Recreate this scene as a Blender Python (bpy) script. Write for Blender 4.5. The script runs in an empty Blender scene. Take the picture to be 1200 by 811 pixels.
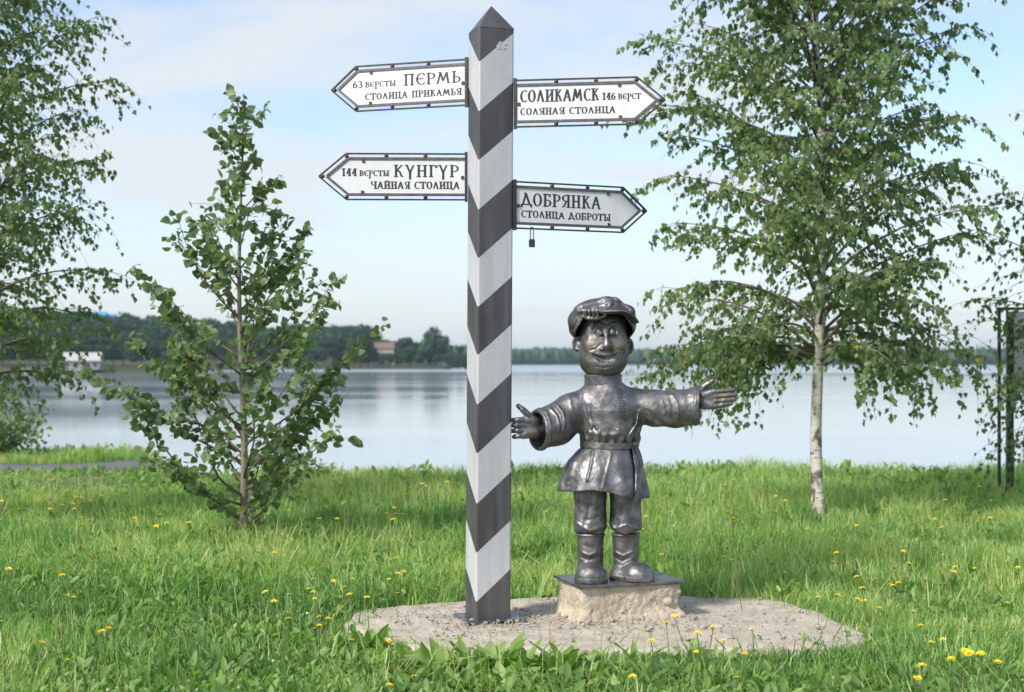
import bpy, math, random
import numpy as np
from mathutils import Vector, Matrix
R = math.radians
rng = np.random.default_rng(7)
random.seed(7)
SC = bpy.context.scene
COL = SC.collection

# ------------------------------------------------------------------ camera
F = 1667.0; EYE = 1.5            # focal length in photo pixels, eye height above the slab top
cd = bpy.data.cameras.new('camera'); cam = bpy.data.objects.new('camera', cd); COL.objects.link(cam)
cam.location = (0, 0, EYE); cam.rotation_euler = (R(90), 0, 0)
cd.sensor_width = 36; cd.lens = 50.0; cd.shift_y = 18.5/1200
cd.clip_start = 0.1; cd.clip_end = 20000
cd.dof.use_dof = True; cd.dof.focus_distance = 8.3; cd.dof.aperture_fstop = 2.6
SC.camera = cam

# ------------------------------------------------------------------ sky and sun
SUN_EL, SUN_AZ = R(41), R(227)   # azimuth clockwise from +Y: the sun stands to the left, a little behind the camera
w = bpy.data.worlds.new('World'); SC.world = w; w.use_nodes = True
nt = w.node_tree; nt.nodes.clear()
def N(nt, t, **k):
    n = nt.nodes.new(t)
    for a, v in k.items(): setattr(n, a, v)
    return n
out = N(nt, 'ShaderNodeOutputWorld'); bg = N(nt, 'ShaderNodeBackground'); bg.inputs['Strength'].default_value = 0.106
sky = N(nt, 'ShaderNodeTexSky', sky_type='NISHITA', sun_disc=False)
sky.sun_elevation = SUN_EL; sky.sun_rotation = SUN_AZ; sky.air_density = 0.9; sky.dust_density = 1.0; sky.ozone_density = 2.0; sky.altitude = 100
tc = N(nt, 'ShaderNodeTexCoord'); sep = N(nt, 'ShaderNodeSeparateXYZ'); nt.links.new(tc.outputs['Generated'], sep.inputs[0])
zz = N(nt, 'ShaderNodeMath', operation='MAXIMUM'); zz.inputs[1].default_value = 0.0; nt.links.new(sep.outputs['Z'], zz.inputs[0])
za = N(nt, 'ShaderNodeMath', operation='ADD'); za.inputs[1].default_value = 0.12; nt.links.new(zz.outputs[0], za.inputs[0])
dx = N(nt, 'ShaderNodeMath', operation='DIVIDE'); nt.links.new(sep.outputs['X'], dx.inputs[0]); nt.links.new(za.outputs[0], dx.inputs[1])
dy = N(nt, 'ShaderNodeMath', operation='DIVIDE'); nt.links.new(sep.outputs['Y'], dy.inputs[0]); nt.links.new(za.outputs[0], dy.inputs[1])
cmb = N(nt, 'ShaderNodeCombineXYZ'); nt.links.new(dx.outputs[0], cmb.inputs[0]); nt.links.new(dy.outputs[0], cmb.inputs[1])
mp = N(nt, 'ShaderNodeMapping'); mp.inputs['Rotation'].default_value = (0, 0, R(18)); mp.inputs['Scale'].default_value = (0.75, 1.15, 1); nt.links.new(cmb.outputs[0], mp.inputs[0])
n1 = N(nt, 'ShaderNodeTexNoise'); n1.inputs['Scale'].default_value = 0.85; n1.inputs['Detail'].default_value = 7; n1.inputs['Roughness'].default_value = 0.52; n1.inputs['Distortion'].default_value = 0.5
nt.links.new(mp.outputs[0], n1.inputs['Vector'])
cr = N(nt, 'ShaderNodeValToRGB'); cr.color_ramp.elements[0].position = 0.42; cr.color_ramp.elements[0].color = (0.0,)*3+(1,); cr.color_ramp.elements[1].position = 0.60; cr.color_ramp.elements[1].color = (0.9,)*3+(1,)
nt.links.new(n1.outputs['Fac'], cr.inputs[0])
mx = N(nt, 'ShaderNodeMix', data_type='RGBA'); mx.inputs['B'].default_value = (3.56, 3.74, 3.86, 1)   # cloud radiance, same units as the sky's
mist = N(nt, 'ShaderNodeMapRange', clamp=True); mist.inputs['From Min'].default_value = 0.0; mist.inputs['From Max'].default_value = 0.22; mist.inputs['To Min'].default_value = 0.92; mist.inputs['To Max'].default_value = 0.0
nt.links.new(zz.outputs[0], mist.inputs['Value']); mxm = N(nt, 'ShaderNodeMath', operation='MAXIMUM'); nt.links.new(cr.outputs[0], mxm.inputs[0]); nt.links.new(mist.outputs['Result'], mxm.inputs[1])
nt.links.new(mxm.outputs[0], mx.inputs['Factor']); nt.links.new(sky.outputs[0], mx.inputs['A'])
nt.links.new(mx.outputs['Result'], bg.inputs['Color']); nt.links.new(bg.outputs[0], out.inputs[0])

sd = bpy.data.lights.new('sun', 'SUN'); sun = bpy.data.objects.new('sun', sd); COL.objects.link(sun)
sd.energy = 2.05; sd.angle = R(7.0); sd.color = (1.0, 0.95, 0.87)
sdir = Vector((math.sin(SUN_AZ)*math.cos(SUN_EL), math.cos(SUN_AZ)*math.cos(SUN_EL), math.sin(SUN_EL)))
sun.rotation_euler = sdir.to_track_quat('Z', 'Y').to_euler(); sun.location = (-8, -6, 12)

SC.view_settings.view_transform = 'Standard'; SC.view_settings.look = 'None'
SC.view_settings.exposure = 1.13; SC.view_settings.gamma = 1.0
SC.cycles.max_bounces = 8; SC.cycles.transparent_max_bounces = 8; SC.cycles.caustics_reflective = False; SC.cycles.caustics_refractive = False

# ------------------------------------------------------------------ helpers
def at(px, py, d): return np.array([(px-600)*d/F, d, EYE-(py-424)*d/F])     # photo pixel at a distance -> point
def on_ground(px, py, z=-0.1):
    d = (EYE-z)*F/(py-424); return (px-600)*d/F, d

def tag(o, label=None, cat=None, group=None, kind=None):
    if label: o['label'] = label
    if cat: o['category'] = cat
    if group: o['group'] = group
    if kind: o['kind'] = kind
    return o
def thing(name, loc, label, cat, group=None):
    o = bpy.data.objects.new(name, None); COL.objects.link(o); o.location = tuple(float(c) for c in loc); o.empty_display_size = 0.1
    return tag(o, label, cat, group)
def mesh(name, V, Fc, mats=None, smooth=False, attrs=None, mi=None):
    V = np.asarray(V, dtype=np.float32).reshape(-1, 3)
    me = bpy.data.meshes.new(name)
    if isinstance(Fc, np.ndarray):
        k = Fc.shape[1]; n = len(Fc)
        me.vertices.add(len(V)); me.vertices.foreach_set('co', V.ravel())
        me.loops.add(n*k); me.loops.foreach_set('vertex_index', Fc.astype(np.int32).ravel())
        me.polygons.add(n); me.polygons.foreach_set('loop_start', np.arange(0, n*k, k, dtype=np.int32))
        me.polygons.foreach_set('loop_total', np.full(n, k, dtype=np.int32))
        me.update(calc_edges=True)
    else:
        me.from_pydata([tuple(map(float, v)) for v in V], [], [tuple(int(i) for i in f) for f in Fc]); me.update()
    if smooth: me.polygons.foreach_set('use_smooth', np.ones(len(me.polygons), dtype=bool))
    if mi is not None: me.polygons.foreach_set('material_index', np.asarray(mi, dtype=np.int32))
    for k_, a in (attrs or {}).items():
        at_ = me.attributes.new(k_, 'FLOAT', 'POINT'); at_.data.foreach_set('value', np.asarray(a, dtype=np.float32))
    for m in (mats if isinstance(mats, (list, tuple)) else [mats]):
        if m: me.materials.append(m)
    return me
def root_of(o):
    while o.parent: o = o.parent
    return o
def obj(name, V, Fc, mats, parent=None, smooth=False, attrs=None, mi=None, local=False):
    """mesh object; V in world coordinates, moved into the root thing's frame when it is a part"""
    V = np.asarray(V, dtype=np.float32).reshape(-1, 3)
    if parent is not None and not local: V = V - np.array(root_of(parent).location, dtype=np.float32)
    o = bpy.data.objects.new(name, mesh(name, V, Fc, mats, smooth, attrs, mi)); COL.objects.link(o)
    if parent is not None: o.parent = parent
    return o
class MB:
    def __init__(s): s.V = []; s.F = []; s.n = 0; s.M = []
    def add(s, V, Fc, m=0):
        V = np.asarray(V, dtype=float).reshape(-1, 3); s.V.append(V)
        for f in Fc: s.F.append(tuple(int(i)+s.n for i in f)); s.M.append(m)
        s.n += len(V); return s
    def obj(s, name, mats, parent=None, smooth=False, **k):
        return obj(name, np.vstack(s.V), s.F, mats, parent, smooth, mi=s.M, **k)
def unit(v): v = np.asarray(v, float); return v/(np.linalg.norm(v)+1e-12)
def frame(d):
    d = unit(d); a = np.array([0, 0, 1.]) if abs(d[2]) < 0.9 else np.array([1., 0, 0])
    x = unit(np.cross(a, d)); return x, np.cross(d, x), d
def box_axes(c, ax, ay, az, chamfer=0.0):
    """box at c with half-axis vectors; chamfered vertical edges if wanted"""
    c, ax, ay, az = map(lambda v: np.asarray(v, float), (c, ax, ay, az))
    V = [c+sx*ax+sy*ay+sz*az for sz in (-1, 1) for sx, sy in ((-1, -1), (1, -1), (1, 1), (-1, 1))]
    return V, [(3, 2, 1, 0), (4, 5, 6, 7), (0, 1, 5, 4), (1, 2, 6, 5), (2, 3, 7, 6), (3, 0, 4, 7)]
def box(c, sx, sy, sz, rz=0):
    cx, sn = math.cos(rz), math.sin(rz)
    return box_axes(c, (sx/2*cx, sx/2*sn, 0), (-sy/2*sn, sy/2*cx, 0), (0, 0, sz/2))
def tube(P, r, n=6, cap=True):
    P = np.asarray(P, float); m = len(P); r = np.broadcast_to(np.asarray(r, float), (m,))
    V = []; T = np.gradient(P, axis=0); x, y, _ = frame(T[0])
    for i in range(m):
        t = unit(T[i]); x = unit(x-t*np.dot(x, t)); y = np.cross(t, x)
        for k in range(n):
            a = 2*math.pi*k/n; V.append(P[i]+r[i]*(math.cos(a)*x+math.sin(a)*y))
    Fc = [(i*n+k, i*n+(k+1) % n, (i+1)*n+(k+1) % n, (i+1)*n+k) for i in range(m-1) for k in range(n)]
    if cap: Fc += [tuple(range(n-1, -1, -1)), tuple((m-1)*n+k for k in range(n))]
    return V, Fc
def ball(c, r, n=8, m=5, sc=(1, 1, 1)):
    V = [np.array(c)+np.array((0, 0, r*sc[2]))]
    for i in range(1, m):
        a = math.pi*i/m
        for k in range(n):
            b = 2*math.pi*k/n; V.append(np.array(c)+r*np.array((math.sin(a)*math.cos(b)*sc[0], math.sin(a)*math.sin(b)*sc[1], math.cos(a)*sc[2])))
    V.append(np.array(c)-np.array((0, 0, r*sc[2])))
    Fc = [(0, 1+k, 1+(k+1) % n) for k in range(n)]
    for i in range(m-2): Fc += [(1+i*n+k, 1+(i+1)*n+k, 1+(i+1)*n+(k+1) % n, 1+i*n+(k+1) % n) for k in range(n)]
    L = 1+(m-2)*n; Fc += [(L+k, len(V)-1, L+(k+1) % n) for k in range(n)]
    return V, Fc
# value noise in numpy
_perm = rng.random(4096).astype(np.float32)
def _h(i, j, k): return _perm[(i*73+j*179+k*283+((i*j) % 57)*11) % 4096]
def vnoise(x, y, z):
    x, y, z = np.broadcast_arrays(np.asarray(x, np.float32), np.asarray(y, np.float32), np.asarray(z, np.float32))
    xi, yi, zi = np.floor(x).astype(int), np.floor(y).astype(int), np.floor(z).astype(int)
    fx, fy, fz = x-xi, y-yi, z-zi
    fx, fy, fz = [f*f*(3-2*f) for f in (fx, fy, fz)]
    r = 0
    for a in (0, 1):
        wx = fx if a else 1-fx
        for b in (0, 1):
            wy = fy if b else 1-fy
            for c in (0, 1):
                r = r+wx*wy*(fz if c else 1-fz)*_h(xi+a, yi+b, zi+c)
    return r*2-1
def sst(a, b, x): t = np.clip((x-a)/(b-a), 0, 1); return t*t*(3-2*t)

# ------------------------------------------------------------------ materials
def new_mat(name):
    m = bpy.data.materials.new(name); m.use_nodes = True; return m, m.node_tree, m.node_tree.nodes['Principled BSDF']
def noise_node(nt, scale, detail=4, rough=0.55, stretch=None, obj_space=True):
    tc = N(nt, 'ShaderNodeTexCoord'); n = N(nt, 'ShaderNodeTexNoise'); n.inputs['Scale'].default_value = scale
    n.inputs['Detail'].default_value = detail; n.inputs['Roughness'].default_value = rough
    if stretch:
        m = N(nt, 'ShaderNodeMapping'); m.inputs['Scale'].default_value = stretch
        nt.links.new(tc.outputs['Object'], m.inputs[0]); nt.links.new(m.outputs[0], n.inputs['Vector'])
    else: nt.links.new(tc.outputs['Object'], n.inputs['Vector'])
    return n
def ramp(nt, src, stops):
    r = N(nt, 'ShaderNodeValToRGB'); e = r.color_ramp.elements
    while len(e) < len(stops): e.new(0.5)
    for i, (p, c) in enumerate(stops):
        e[i].position = p; e[i].color = (c if isinstance(c, tuple) else (c,)*3)+(1,)
    nt.links.new(src, r.inputs[0]); return r
def mat(name, c1, c2=None, scale=8, rough=0.6, metal=0.0, bump=0.0, bscale=30, stretch=None, stops=(0.35, 0.65), spec=0.5, bdist=0.01, rvar=0.0):
    m, nt, b = new_mat(name)
    b.inputs['Base Color'].default_value = c1+(1,); b.inputs['Roughness'].default_value = rough; b.inputs['Metallic'].default_value = metal
    b.inputs['Specular IOR Level'].default_value = spec
    if c2 is not None:
        n = noise_node(nt, scale, 6, 0.6, stretch); r = ramp(nt, n.outputs['Fac'], [(stops[0], c1), (stops[1], c2)])
        nt.links.new(r.outputs[0], b.inputs['Base Color'])
        if rvar:
            rr = ramp(nt, n.outputs['Fac'], [(0.3, rough-rvar), (0.7, rough+rvar)]); nt.links.new(rr.outputs[0], b.inputs['Roughness'])
    if bump:
        n2 = noise_node(nt, bscale, 5, 0.6, stretch); bp = N(nt, 'ShaderNodeBump'); bp.inputs['Strength'].default_value = bump; bp.inputs['Distance'].default_value = bdist
        nt.links.new(n2.outputs['Fac'], bp.inputs['Height']); nt.links.new(bp.outputs[0], b.inputs['Normal'])
    return m
def leaf_mat(name, stops, transl=0.35, rough=0.45, rib=None, tcol=1.6):
    """colour from the per-leaf 'tint' attribute; some light passes through"""
    m, nt, b = new_mat(name)
    a = N(nt, 'ShaderNodeAttribute', attribute_name='tint'); r = ramp(nt, a.outputs['Fac'], stops)
    colr = r.outputs[0]
    if rib:
        a2 = N(nt, 'ShaderNodeAttribute', attribute_name='edge'); rr = ramp(nt, a2.outputs['Fac'], [(0.0, 1.0), (0.26, 0.0)])
        mm = N(nt, 'ShaderNodeMix', data_type='RGBA'); mm.inputs['B'].default_value = rib+(1,)
        nt.links.new(rr.outputs[0], mm.inputs['Factor']); nt.links.new(colr, mm.inputs['A']); colr = mm.outputs['Result']
    nt.links.new(colr, b.inputs['Base Color']); b.inputs['Roughness'].default_value = rough; b.inputs['Specular IOR Level'].default_value = 0.4
    tr = N(nt, 'ShaderNodeBsdfTranslucent'); mul = N(nt, 'ShaderNodeMix', data_type='RGBA', blend_type='MULTIPLY'); mul.inputs['Factor'].default_value = 1
    mul.inputs['B'].default_value = (tcol*0.95, tcol*1.1, tcol*0.45, 1); nt.links.new(colr, mul.inputs['A']); nt.links.new(mul.outputs['Result'], tr.inputs[0])
    ms = N(nt, 'ShaderNodeMixShader'); ms.inputs[0].default_value = transl
    nt.links.new(b.outputs[0], ms.inputs[1]); nt.links.new(tr.outputs[0], ms.inputs[2]); nt.links.new(ms.outputs[0], nt.nodes['Material Output'].inputs[0])
    return m
M = {}
M['soil'] = mat('soil', (0.035, 0.05, 0.018), (0.075, 0.085, 0.03), 3, 0.95, bump=0.6, bscale=20)
M['concrete'] = mat('concrete', (0.45, 0.38, 0.295), (0.58, 0.51, 0.42), 6, 0.92, bump=0.7, bscale=55, bdist=0.02)
def speckle(m, scale, dark, lo_, hi_):
    nt = m.node_tree; b = nt.nodes['Principled BSDF']; src = b.inputs['Base Color'].links[0].from_socket
    n = noise_node(nt, scale, 2, 0.5); r = ramp(nt, n.outputs['Fac'], [(lo_, 1.0), (hi_, 0.0)]); mm = N(nt, 'ShaderNodeMix', data_type='RGBA'); mm.inputs['B'].default_value = dark+(1,)
    nt.links.new(r.outputs[0], mm.inputs['Factor']); nt.links.new(src, mm.inputs['A']); nt.links.new(mm.outputs['Result'], b.inputs['Base Color'])
speckle(M['concrete'], 70, (0.24, 0.20, 0.16), 0.31, 0.40)
M['block'] = mat('block_concrete', (0.42, 0.345, 0.25), (0.58, 0.50, 0.39), 7, 0.93, bump=0.8, bscale=45, bdist=0.02)
speckle(M['block'], 48, (0.20, 0.16, 0.115), 0.29, 0.37)
M['stone'] = mat('gravel_stone', (0.22, 0.20, 0.175), (0.46, 0.42, 0.36), 25, 0.85)
M['steel'] = mat('plate_steel', (0.13, 0.13, 0.145), (0.24, 0.23, 0.24), 14, 0.42, 0.75, bump=0.2, bscale=40, rvar=0.12)
M['paint_dark'] = mat('dark_grey_paint', (0.045, 0.043, 0.047), (0.088, 0.084, 0.088), 5, 0.45, bump=0.12, bscale=60, bdist=0.004, stretch=(1, 1, 0.3))
M['paint_white'] = mat('off_white_paint', (0.47, 0.47, 0.485), (0.56, 0.56, 0.57), 4, 0.45, bump=0.1, bscale=60, bdist=0.004, stretch=(1, 1, 0.3))
def streak(m, col, amt, scale=16, st=(1, 1, 0.05)):
    nt = m.node_tree; b = nt.nodes['Principled BSDF']; src = b.inputs['Base Color'].links[0].from_socket
    n = noise_node(nt, scale, 5, 0.6, st); r = ramp(nt, n.outputs['Fac'], [(0.48, 0.0), (0.72, amt)]); mm = N(nt, 'ShaderNodeMix', data_type='RGBA'); mm.inputs['B'].default_value = col+(1,)
    nt.links.new(r.outputs[0], mm.inputs['Factor']); nt.links.new(src, mm.inputs['A']); nt.links.new(mm.outputs['Result'], b.inputs['Base Color'])
streak(M['paint_white'], (0.24, 0.22, 0.20), 0.22); streak(M['paint_dark'], (0.16, 0.155, 0.15), 0.45)
streak(M['paint_white'], (0.2, 0.18, 0.16), 0.16, 60, (1, 1, 1))
M['rust'] = mat('rust', (0.13, 0.06, 0.035), (0.08, 0.06, 0.05), 60, 0.8)
M['iron_grey'] = mat('grey_iron', (0.10, 0.09, 0.09), (0.17, 0.145, 0.14), 40, 0.5, 0.4)
M['iron'] = mat('wrought_iron', (0.045, 0.04, 0.044), (0.09, 0.075, 0.07), 40, 0.45, 0.5)
M['panel'] = mat('white_sign_panel', (0.78, 0.78, 0.78), (0.73, 0.73, 0.725), 5, 0.4)
streak(M['panel'], (0.42, 0.34, 0.27), 0.16, 14, (1, 1, 0.08))
M['ink'] = mat('black_lettering', (0.03, 0.03, 0.035), None, rough=0.5)
M['lock'] = mat('padlock_body', (0.06, 0.06, 0.065), (0.12, 0.115, 0.11), 60, 0.4, 0.8)
M['asphalt'] = mat('asphalt', (0.10, 0.10, 0.11), (0.16, 0.16, 0.17), 30, 0.9, bump=0.4, bscale=80)
M['grass'] = leaf_mat('grass_blades', [(0.0, (0.06, 0.14, 0.042)), (0.45, (0.185, 0.345, 0.105)), (0.8, (0.40, 0.53, 0.18)), (1.0, (0.60, 0.56, 0.30))], 0.45, 0.42)
M['herb'] = leaf_mat('small_herb_leaves', [(0.0, (0.08, 0.16, 0.045)), (0.6, (0.21, 0.34, 0.085)), (1.0, (0.38, 0.49, 0.18))], 0.4, 0.5)
M['dock'] = leaf_mat('broad_weed_leaf', [(0.0, (0.09, 0.20, 0.03)), (0.6, (0.185, 0.32, 0.055)), (1.0, (0.32, 0.43, 0.15))], 0.35, 0.42, rib=(0.22, 0.30, 0.12))
M['dockred'] = leaf_mat('reddish_weed_leaf', [(0.0, (0.12, 0.08, 0.04)), (1.0, (0.18, 0.07, 0.05))], 0.3, 0.5, rib=(0.3, 0.2, 0.1))
M['birchleaf'] = leaf_mat('birch_leaves', [(0.0, (0.08, 0.135, 0.058)), (0.6, (0.18, 0.26, 0.105)), (0.93, (0.27, 0.34, 0.13)), (1.0, (0.38, 0.34, 0.07))], 0.42, 0.4)
M['poplarleaf'] = leaf_mat('sapling_leaves', [(0.0, (0.075, 0.13, 0.055)), (0.6, (0.175, 0.245, 0.11)), (0.95, (0.30, 0.37, 0.19)), (1.0, (0.30, 0.31, 0.09))], 0.42, 0.42, rib=(0.14, 0.19, 0.09))
M['fartree'] = leaf_mat('distant_leaves', [(0.0, (0.016, 0.052, 0.024)), (0.7, (0.038, 0.10, 0.04)), (1.0, (0.075, 0.15, 0.05))], 0.2, 0.7)
M['twig'] = mat('twig_bark', (0.11, 0.08, 0.055), (0.19, 0.15, 0.11), 20, 0.8)
M['sapbark'] = mat('sapling_bark', (0.16, 0.135, 0.105), (0.27, 0.235, 0.18), 14, 0.85, bump=0.5, bscale=30, stretch=(1, 1, 0.2))
M['yellow'] = mat('yellow_petals', (0.88, 0.72, 0.02), (0.80, 0.60, 0.015), 200, 0.6)
M['pink'] = mat('pale_pink_florets', (0.62, 0.42, 0.45), (0.75, 0.65, 0.62), 150, 0.7)
M['whiteflower'] = mat('white_florets', (0.75, 0.74, 0.68), (0.62, 0.64, 0.55), 150, 0.7)
M['stem'] = mat('flower_stem', (0.10, 0.16, 0.04), (0.16, 0.17, 0.06), 20, 0.7)
M['black_metal'] = mat('dark_painted_metal', (0.03, 0.034, 0.04), (0.05, 0.052, 0.055), 10, 0.5)
M['board'] = mat('pale_board', (0.62, 0.62, 0.62), (0.7, 0.7, 0.7), 5, 0.5)
M['housewall'] = mat('pale_house_wall', (0.48, 0.44, 0.38), (0.56, 0.52, 0.46), 1, 0.9)
M['boat_wall'] = mat('weathered_boathouse_wall', (0.22, 0.21, 0.20), (0.3, 0.28, 0.26), 1, 0.9)
M['brown_roof'] = mat('brown_roof', (0.17, 0.11, 0.09), (0.22, 0.15, 0.12), 1, 0.8)
M['grey_roof'] = mat('light_grey_roof', (0.42, 0.40, 0.41), (0.5, 0.48, 0.48), 1, 0.7)
M['blue_roof'] = mat('blue_roof', (0.06, 0.24, 0.62), (0.08, 0.30, 0.66), 1, 0.5)
M['green_roof'] = mat('green_roof', (0.04, 0.30, 0.20), (0.05, 0.36, 0.24), 1, 0.5)
M['red_paint'] = mat('red_roof', (0.5, 0.1, 0.1), (0.55, 0.14, 0.12), 1, 0.6)
M['white_paint'] = mat('white_paint', (0.5, 0.5, 0.52), (0.42, 0.43, 0.45), 2, 0.5)
M['window'] = mat('window_glass', (0.04, 0.05, 0.06), None, rough=0.1)

# birch bark: white with dark horizontal marks, darker rough patches low down
m, nt_, b = new_mat('birch_bark'); M['birchbark'] = m
nA = noise_node(nt_, 7, 5, 0.65, (1, 1, 6)); nB = noise_node(nt_, 5, 6, 0.6, (1.5, 1.5, 0.8)); a = N(nt_, 'ShaderNodeAttribute', attribute_name='low')
rA = ramp(nt_, nA.outputs['Fac'], [(0.36, (0.10, 0.085, 0.075)), (0.43, (0.58, 0.53, 0.47)), (0.7, (0.70, 0.66, 0.60))])
ad = N(nt_, 'ShaderNodeMath', operation='ADD'); nt_.links.new(nB.outputs['Fac'], ad.inputs[0]); nt_.links.new(a.outputs['Fac'], ad.inputs[1])
rB = ramp(nt_, ad.outputs[0], [(0.60, 0.0), (0.66, 1.0)])
mm = N(nt_, 'ShaderNodeMix', data_type='RGBA'); mm.inputs['B'].default_value = (0.17, 0.12, 0.09, 1)
nt_.links.new(rB.outputs[0], mm.inputs['Factor']); nt_.links.new(rA.outputs[0], mm.inputs['A']); nt_.links.new(mm.outputs['Result'], b.inputs['Base Color'])
b.inputs['Roughness'].default_value = 0.75
bp = N(nt_, 'ShaderNodeBump'); bp.inputs['Strength'].default_value = 0.5; bp.inputs['Distance'].default_value = 0.01; nt_.links.new(nA.outputs['Fac'], bp.inputs['Height']); nt_.links.new(bp.outputs[0], b.inputs['Normal'])

# bronze: brown-grey metal with blotchy patina, rubbed golden where people touch it ('wear')
m, nt_, b = new_mat('patinated_bronze'); M['bronze'] = m
nA = noise_node(nt_, 11, 6, 0.62); nB = noise_node(nt_, 45, 4, 0.6); a = N(nt_, 'ShaderNodeAttribute', attribute_name='wear')
rA = ramp(nt_, nA.outputs['Fac'], [(0.28, (0.088, 0.085, 0.085)), (0.5, (0.192, 0.186, 0.187)), (0.70, (0.345, 0.335, 0.335))])
mm = N(nt_, 'ShaderNodeMix', data_type='RGBA'); mm.inputs['B'].default_value = (0.42, 0.33, 0.21, 1)
nt_.links.new(a.outputs['Fac'], mm.inputs['Factor']); nt_.links.new(rA.outputs[0], mm.inputs['A']); nt_.links.new(mm.outputs['Result'], b.inputs['Base Color'])
rR = ramp(nt_, nA.outputs['Fac'], [(0.3, 0.60), (0.7, 0.46)]); nt_.links.new(rR.outputs[0], b.inputs['Roughness'])
b.inputs['Metallic'].default_value = 0.92
bp = N(nt_, 'ShaderNodeBump'); bp.inputs['Strength'].default_value = 0.35; bp.inputs['Distance'].default_value = 0.006; nt_.links.new(nB.outputs['Fac'], bp.inputs['Height'])
nC = noise_node(nt_, 9, 3, 0.5); bp2 = N(nt_, 'ShaderNodeBump'); bp2.inputs['Strength'].default_value = 0.5; bp2.inputs['Distance'].default_value = 0.03
nt_.links.new(nC.outputs['Fac'], bp2.inputs['Height']); nt_.links.new(bp.outputs[0], bp2.inputs['Normal']); nt_.links.new(bp2.outputs[0], b.inputs['Normal'])

# water
m, nt_, b = new_mat('lake_water'); M['water'] = m
b.inputs['Base Color'].default_value = (0.32, 0.38, 0.43, 1); b.inputs['IOR'].default_value = 1.33
tc_ = N(nt_, 'ShaderNodeTexCoord')
def wn(scale, st, det):
    mp_ = N(nt_, 'ShaderNodeMapping'); mp_.inputs['Scale'].default_value = st; n_ = N(nt_, 'ShaderNodeTexNoise'); n_.inputs['Scale'].default_value = scale; n_.inputs['Detail'].default_value = det
    nt_.links.new(tc_.outputs['Object'], mp_.inputs[0]); nt_.links.new(mp_.outputs[0], n_.inputs['Vector']); return n_
w1 = wn(1.6, (0.7, 1.6, 1), 4); w2 = wn(0.012, (0.25, 2.2, 1), 3)
rr = ramp(nt_, w2.outputs['Fac'], [(0.42, 0.05), (0.62, 0.10)])
sy_n = N(nt_, 'ShaderNodeSeparateXYZ'); nt_.links.new(tc_.outputs['Object'], sy_n.inputs[0])
wb = N(nt_, 'ShaderNodeMapRange', clamp=True); wb.inputs['From Min'].default_value = 540; wb.inputs['From Max'].default_value = 620; wb.inputs['To Min'].default_value = 0.0; wb.inputs['To Max'].default_value = 0.3; nt_.links.new(sy_n.outputs['Y'], wb.inputs['Value'])   # ruffled band near the far shore
wa = N(nt_, 'ShaderNodeMath', operation='ADD'); nt_.links.new(rr.outputs[0], wa.inputs[0]); nt_.links.new(wb.outputs['Result'], wa.inputs[1]); nt_.links.new(wa.outputs[0], b.inputs['Roughness'])
bs = ramp(nt_, w2.outputs['Fac'], [(0.42, 0.02), (0.62, 0.06)])
bp = N(nt_, 'ShaderNodeBump'); bp.inputs['Distance'].default_value = 0.1; nt_.links.new(bs.outputs[0], bp.inputs['Strength']); nt_.links.new(w1.outputs['Fac'], bp.inputs['Height']); nt_.links.new(bp.outputs[0], b.inputs['Normal'])

# ------------------------------------------------------------------ terrain, water, path
WATER = -2.5
def shore(x):
    s = 1667+25*np.sin(x/170.)+12*np.sin(x/60.)
    s = s+(742+5*np.sin(x/31.)-s)*sst(-14, -34, x)
    return s+(512-742)*sst(-128, -142, x)
def ground(x, y):
    x = np.asarray(x, float); y = np.asarray(y, float)
    z = -0.10+0.035*vnoise(x*0.7, y*0.7, 0)+0.03*sst(9, 16, y)
    crest = 18.6+0.5*np.sin(x*0.9)+5.0*sst(-4.0, -7.0, x)
    z = z-4.6*sst(0, 1, (y-crest)/8.5)
    sh = shore(x); t = y-sh
    hill = 10*sst(30, 200, y-742)*sst(-20, -190, x)+3*sst(10, 120, t)
    land = -4.7+3.4*sst(-12, 10, t)+hill*sst(1200, 700, sh)+6*sst(0, 900, y-1700)
    return np.where(y > 200, np.maximum(z, land), z)
def spaced(a):
    r = []
    for lo, hi, st in a: r += list(np.arange(lo, hi, st))
    return np.array(r)
gx = np.concatenate([-np.array([3500, 2500, 1800, 1300, 1000, 800, 650, 520, 430, 360, 300, 260]), spaced([(-230, -120, 5), (-120, -60, 10), (-60, -10, 4), (-10, 10, 0.4), (10, 30, 4), (30, 120, 15), (120, 800, 60)]), np.array([800, 1000, 1300, 1700, 2400, 3500])])
gy = spaced([(-40, 0, 5), (0, 34, 0.4), (34, 60, 3), (60, 500, 40), (500, 560, 4), (560, 720, 15), (720, 780, 4), (780, 1100, 25), (1100, 1620, 80), (1620, 1720, 8), (1720, 2600, 100), (2600, 6400, 600)])
X, Y = np.meshgrid(gx, gy, indexing='ij'); Z = ground(X, Y); nx, ny = X.shape
I = np.arange(nx*ny).reshape(nx, ny); Q = np.stack([I[:-1, :-1], I[1:, :-1], I[1:, 1:], I[:-1, 1:]], -1).reshape(-1, 4)
g = obj('ground', np.stack([X, Y, Z], -1).reshape(-1, 3), Q, M['soil'], smooth=True); tag(g, kind='structure')
wv = [(-3400, 19, WATER), (3400, 19, WATER), (3400, 3000, WATER), (-3400, 3000, WATER)]
g = obj('water', wv, [(0, 1, 2, 3)], M['water']); tag(g, kind='structure')
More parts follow.
